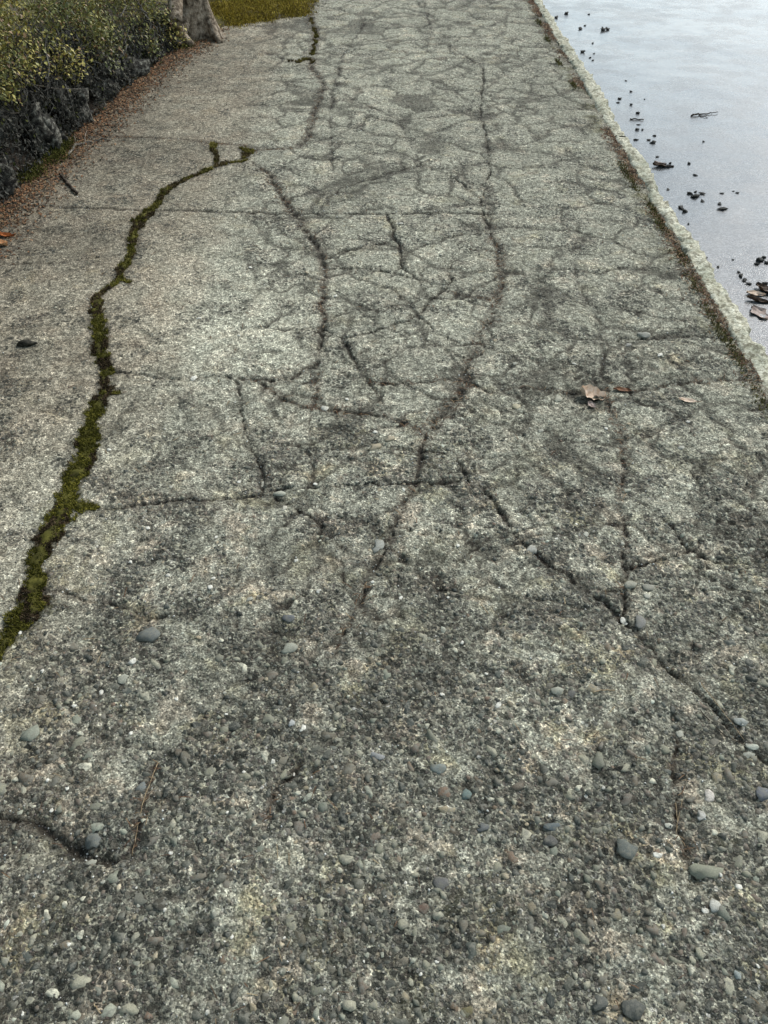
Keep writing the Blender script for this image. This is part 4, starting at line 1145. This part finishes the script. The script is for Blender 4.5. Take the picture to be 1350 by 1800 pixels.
# white chips nothing tells apart
chip = [(310, 1228), (398, 1255), (430, 1358), (297, 1428), (85, 1310), (85, 1373), (118, 1386), (90, 1424), (218, 1338), (650, 965), (560, 1040), (655, 1022), (520, 985), (440, 1055), (532, 960), (660, 760), (420, 848), (555, 848), (628, 848), (710, 848), (710, 862),
        (805, 960), (788, 1050), (770, 1128), (690, 1157), (777, 1222), (855, 1185), (812, 1130), (825, 1307), (700, 1505), (713, 1552), (768, 1690), (740, 1712), (860, 1724), (600, 1550), (650, 1580), (480, 1340), (400, 1430), (345, 1676), (520, 1482), (408, 1648), (300, 1500),
        (240, 1560), (180, 1550), (60, 1610), (40, 1782), (210, 1772), (365, 1780), (395, 1772), (1000, 1455), (965, 1435), (1060, 1385), (1030, 1400), (1050, 1740), (1310, 1500), (1266, 1540), (1280, 1640), (1165, 1630), (1240, 1690), (1300, 1740), (1330, 1700),
        (140, 842), (192, 790), (120, 900), (60, 1080), (105, 915), (230, 989), (260, 930), (300, 855), (360, 1006), (376, 1020), (370, 1035), (296, 1013), (163, 1028), (440, 1062), (35, 1112), (380, 945), (1066, 752), (950, 755), (1105, 745), (1010, 640), (1160, 625), (1210, 740), (905, 640), (870, 600),
        (610, 700), (590, 520), (705, 395), (775, 450), (540, 480), (440, 470), (350, 560), (420, 590), (640, 1230), (350, 1120), (130, 1240), (75, 1180), (230, 1290), (590, 1350), (360, 1480), (290, 1600), (500, 1650), (640, 1690), (930, 1640), (880, 1430), (1000, 1600), (1130, 1690), (560, 1790), (960, 1740), (20, 1690), (120, 1660)]
CH = [(WHT, 'small bright white stone chip lying loose on the worn concrete', 'bright white chips on the pavement'), ((.42, .42, .38), 'small pale grey stone chip lying loose on the worn concrete', 'pale grey chips on the pavement'), ((.45, .38, .28), 'small cream tan stone chip lying loose on the worn concrete', 'tan chips on the pavement')]
for i, (px, py) in enumerate(chip):
    c, lb, g_ = CH[0 if i % 5 < 3 else (1 if i % 5 == 3 else 2)]
    s = random.uniform(6, 10) * (1.0 if py > 600 else .8)
    pebble(px, py, s, s * random.uniform(.6, 1), c, lb, 'stone chip', g_, rot=random.uniform(0, 3), sink=.15, name='stone_chip')
for i in range(40):
    px = random.uniform(20, 1330); py = random.uniform(850, 1790)
    c, lb, g_ = random.choice(CH); s = random.uniform(4, 8.5)
    pebble(px, py, s, s * random.uniform(.6, 1), c, lb, 'stone chip', g_, rot=random.uniform(0, 3), sink=.2, name='stone_chip')

# ------------------------------------------------------------------ leaves
def mat_leaf(name, a, b):
    m = NT(name)
    c = m.mix(m.maprange(m.noise(90, 4, .6), .4, .62), a, b)
    m.bump(m.noise(260, 3, .6), .5, .001)
    return m.fin(c, .7, .25)
ML = {'buff': mat_leaf('buff_leaf', (.82, .66, .52), (.66, .48, .34)), 'rusty': mat_leaf('rusty_leaf', (.22, .10, .045), (.12, .055, .03)), 'orange': mat_leaf('orange_leaf', (.55, .20, .06), (.35, .11, .04)),
      'brown': mat_leaf('brown_leaf', (.10, .06, .035), (.04, .026, .018)), 'pinkish': mat_leaf('pinkish_leaf', (.50, .40, .35), (.34, .26, .22)), 'peach': mat_leaf('peach_leaf', (.72, .45, .25), (.55, .30, .14))}
def leaf(px, py, L, W, mat, label, rot=0.0, curl=.35, z=None, lobes=0, name='fallen_leaf', cat='leaf', group=None, seed=0, tilt=.1):
    zz = ROADZ if z == 'road' else 0.0
    x, y = G(px, py, zz)
    nu, nv = 13, 9; V = []
    for i in range(nu):
        u = i / (nu - 1)
        wv = math.sin(math.pi * min(1, u * .93 + .04)) ** .8 * (1 + (.25 * math.sin(u * math.pi * 2 * lobes) if lobes else 0))
        for j in range(nv):
            s_ = j / (nv - 1) * 2 - 1
            hx = s_ * W / 2 * wv * (1 + .12 * mnoise.noise(Vector((u * 7, s_ * 3, seed))))
            hz = curl * W * (s_ * s_ * .6 + .5 * (u - .5) ** 2 * 2) + .18 * W * mnoise.noise(Vector((u * 4, s_ * 2, seed + 9)))
            V.append((hx, (u - .5) * L, hz))
    F = [[i * nv + j, i * nv + j + 1, (i + 1) * nv + j + 1, (i + 1) * nv + j] for i in range(nu - 1) for j in range(nv - 1)]
    V = np.array(V); n = len(V)
    V2 = V - np.array([0, 0, .0006]); F2 = [[a + n for a in reversed(f)] for f in F]
    o = obj(name, np_mesh(name, np.concatenate([V, V2]), F + F2), ML[mat])
    zs = float(road_z(x, y)) + .001 if z == 'road' else float(sample(Z, x, y)) + .004
    o.location = (x, y, zs); o.rotation_euler = (tilt, random.uniform(-.15, .15), rot)
    st = tube([(0, -L / 2, curl * W * .25), (0, -L * .62, curl * W * .3), (.004, -L * .75, .004)], [.0009, .0008, .0007], 5)
    obj('stalk', tubes_mesh('stalk', [st]), ML['rusty' if mat != 'brown' else 'brown'], o)
    return tag(o, label, cat, group)
leaf(1040, 694, .085, .062, 'buff', 'curled buff leaf standing out on the right of the path, above a smaller scrap', rot=1.2, curl=.5, lobes=3, seed=1, tilt=.25)
leaf(1040, 712, .034, .022, 'pinkish', 'small pale leaf scrap just below the curled buff leaf', rot=.5, seed=2)
leaf(1094, 684, .062, .022, 'rusty', 'narrow orange brown leaf right of the curled buff leaf', rot=1.5, curl=.25, seed=3)
leaf(1208, 706, .06, .02, 'buff', 'narrow tan leaf scrap lying near the kerb', rot=1.4, curl=.2, seed=4)
leaf(10, 414, .075, .030, 'orange', 'orange curled leaf at the left edge of the path, upper of two', rot=1.5, curl=.5, seed=5)
leaf(5, 430, .05, .040, 'peach', 'pale peach leaf at the left edge, lower of two', rot=1.2, curl=.6, seed=6)
leaf(1165, 293, .12, .045, 'brown', 'dark folded leaf on the road against the kerb', rot=1.5, curl=.3, z='road', seed=7)
leaf(1160, 288, .07, .022, 'pinkish', 'small pale leaf resting on the dark folded leaf by the kerb', rot=1.3, curl=.4, z='road', seed=8)
leaf(1328, 518, .08, .035, 'buff', 'buff leaf on the road between dark leaves at the right edge', rot=1.4, z='road', curl=.3, seed=9)
leaf(1345, 512, .10, .06, 'brown', 'dark brown wet leaf at the right edge of the photo on the road', rot=.7, z='road', curl=.35, seed=10)
leaf(1335, 552, .10, .065, 'pinkish', 'pinkish pale leaf lowest at the right edge on the road', rot=.4, z='road', curl=.2, lobes=2, seed=11)
leaf(1333, 530, .10, .03, 'brown', 'long dark leaf lying over the pinkish one on the road', rot=1.2, z='road', curl=.5, seed=12)

# dark seed pod on the left slab
x, y = G(47, 605); V = lump(ICO3[0], 77, .3)
V = V * np.array([.034, .020, .013]); V[:, 0] += 0; sc = np.clip((V[:, 0] + .034) / .068, 0, 1)[:, None]; V[:, 1:] = V[:, 1:] * (1.1 - .65 * sc)
M_POD = mat_simple('seed_pod', [(.3, (.010, .010, .008)), (.5, (.03, .028, .02)), (.7, (.07, .062, .045))], 130, .8, .002)
o = obj('seed_pod', np_mesh('seed_pod', V, ICO3[1]), M_POD, None, (x, y, float(sample(Z, x, y)) + .009)); o.rotation_euler = (0, 0, .08)
tag(o, 'dark brown tapering seed pod lying alone on the left slab', 'seed pod')

# ------------------------------------------------------------------ twigs
M_DT = mat_simple('dark_twig', [(.3, (.025, .019, .014)), (.5, (.05, .038, .028)), (.7, (.10, .08, .06))], 60, .85, .002)
M_ST = mat_simple('straw', [(.3, (.20, .13, .07)), (.5, (.36, .27, .16)), (.7, (.5, .42, .28))], 120, .8, .001)
def twig(name, lines, mat, label, cat='twig', z='walk', lift=.004, sides=6):
    root = None
    for li, (pts, r0, r1) in enumerate(lines):
        P = []
        for p in pts:
            zz = ROADZ if z == 'road' else 0
            x, y = G(p[0], p[1], zz); h = p[2] if len(p) > 2 else 0
            base = float(road_z(x, y)) - .001 if z == 'road' else float(sample(Z, x, y))
            P.append((x, y, base + r0 + h + lift * .5))
        P = np.array(P); t = np.linspace(0, len(P) - 1, 4 * len(P)); P = np.stack([np.interp(t, range(len(P)), P[:, i]) for i in range(3)], 1)
        P += rng.normal(0, r0 * .5, P.shape)
        if root is None:
            c0 = P.mean(0); root = obj(name, tubes_mesh(name, [tube(P - c0, np.linspace(r0, r1, len(P)), sides, .25)]), mat, None, tuple(c0))
        else:
            obj('side_shoot', tubes_mesh('side_shoot', [tube(P - c0, np.linspace(r0, r1, len(P)), sides, .25)]), mat, root)
    return tag(root, label, cat)
twig('twig', [([(122, 274), (130, 258), (148, 252), (170, 248), (196, 244)], .007, .004), ([(126, 268), (134, 250), (128, 236)], .005, .002), ([(148, 252), (152, 232)], .004, .002)], M_TWIG, 'forked pale twig lying by the foot of the bank')
twig('twig', [([(107, 308), (118, 322), (128, 334), (137, 342)], .006, .008)], M_DT, 'short dark twig lying diagonally below the forked pale one')
twig('twig', [([(262, 70, .01), (290, 104), (300, 112)], .004, .003)], M_DT, 'thin dark twig in the litter near the tree roots')
twig('twig', [([(1214, 206), (1230, 205), (1248, 203), (1262, 201)], .006, .002), ([(1228, 206), (1244, 210)], .003, .0015)], M_DT, 'brown twig lying alone out on the wet road', z='road')
twig('twig', [([(1107, 211), (1131, 212)], .0045, .003)], M_DT, 'short dark twig on the road between crumbs near the kerb', z='road')
twig('stem', [([(276, 1342), (262, 1378), (250, 1412), (240, 1452), (230, 1500)], .0010, .0007)], M_ST, 'long thin tan stem lying in the short crack at lower left', 'stem')
twig('stem', [([(1232, 1200), (1258, 1234), (1282, 1264), (1308, 1300)], .0010, .0006)], M_ST, 'thin pale stem lying along the diagonal crack at right', 'stem')
twig('stem', [([(1040, 1220), (1056, 1217), (1080, 1216)], .0015, .001)], M_ST, 'short straw lying flat beneath the diagonal crack', 'stem')
twig('stem', [([(845, 1063), (852, 1072), (858, 1080)], .0014, .001)], M_ST, 'tiny pale straw in the dark patch right of the brown seam', 'stem')
twig('stem', [([(1188, 1410), (1192, 1440), (1188, 1465)], .0008, .0006), ([(1199, 1405), (1194, 1435), (1190, 1460)], .0008, .0006)], M_ST, 'pair of tan needles standing up the crack at lower right', 'stem')
twig('stem', [([(1170, 1480), (1190, 1500)], .0012, .0008)], M_ST, 'pale needle lying above the flat white chip', 'stem')
twig('stem', [([(165, 1765), (172, 1773), (178, 1782)], .0012, .0009)], M_ST, 'cream bit of straw at the lower left', 'stem')
twig('stem', [([(1230, 1250), (1270, 1290), (1330, 1320)], .0012, .0008)], M_DT, 'dark thin stem beside the pale one on the diagonal crack', 'stem')

# ------------------------------------------------------------------ dark crumbs on the road
M_CR = mat_simple('dark_crumb', [(.3, (.008, .009, .008)), (.5, (.02, .021, .018)), (.7, (.045, .042, .035))], 120, .7, .002)
crumb_me = []
for s_ in range(5):
    V = lump(lump(ICO2[0], 200 + s_, .4), 230 + s_, .5); me = np_mesh('crumb', V, ICO2[1], smooth=False); me.materials.append(M_CR); crumb_me.append(me)
crumbs = [(978, 31, 8), (995, 25, 6), (1035, 26, 4), (1020, 51, 6), (1028, 45, 4), (1060, 54, 9), (1068, 53, 7), (1042, 76, 5), (1024, 92, 8), (1044, 95, 4), (1037, 102, 4), (1042, 107, 5), (1100, 142, 3), (1109, 162, 4), (1086, 181, 5), (1089, 174, 6), (1109, 185, 6), (1121, 200, 7), (1133, 175, 3), (1122, 220, 4), (1120, 229, 8), (1129, 229, 5), (1150, 240, 4), (1147, 253, 8), (1140, 248, 5), (1155, 277, 4), (1118, 247, 5), (1211, 289, 6), (1178, 288, 5), (1222, 309, 6), (1236, 251, 4), (1213, 341, 8), (1220, 347, 9), (1226, 345, 7), (1234, 341, 8), (1234, 355, 7), (1222, 338, 6), (1174, 333, 6), (1196, 365, 8), (1204, 373, 9), (1200, 369, 6), (1264, 360, 6), (1269, 369, 9), (1269, 341, 5), (1296, 340, 5), (1289, 337, 3), (1335, 460, 12), (1342, 455, 10), (1347, 464, 9), (1330, 466, 7), (1302, 486, 8), (1308, 494, 9), (1316, 500, 8), (1298, 480, 6), (1262, 470, 6), (1240, 455, 5), (1288, 458, 5), (1210, 395, 4), (1345, 500, 9)]
for (px, py, s_) in crumbs:
    x, y = G(px, py, ROADZ); r = s_ / 2 / (ppm(py) * H / (H - ROADZ)) * .92
    o = obj('crumb', random.choice(crumb_me), None, None, (x, y, float(road_z(x, y)) + r * .3))
    o.scale = (r * random.uniform(.7, 1.1), r * random.uniform(.8, 1.9), r * random.uniform(.35, .8)); o.rotation_euler = (0, random.uniform(-.3, .3), random.uniform(0, 6))
    tag(o, 'small dark crumb of soil or moss lying on the wet road near the kerb', 'crumb', 'dark crumbs scattered on the road')
print('objects', len(bpy.data.objects), 'tris', sum(sum(len(p.vertices) - 2 for p in m.polygons) if len(m.polygons) < 3000 else len(m.polygons) * (len(m.polygons[0].vertices) - 2) for m in bpy.data.meshes))
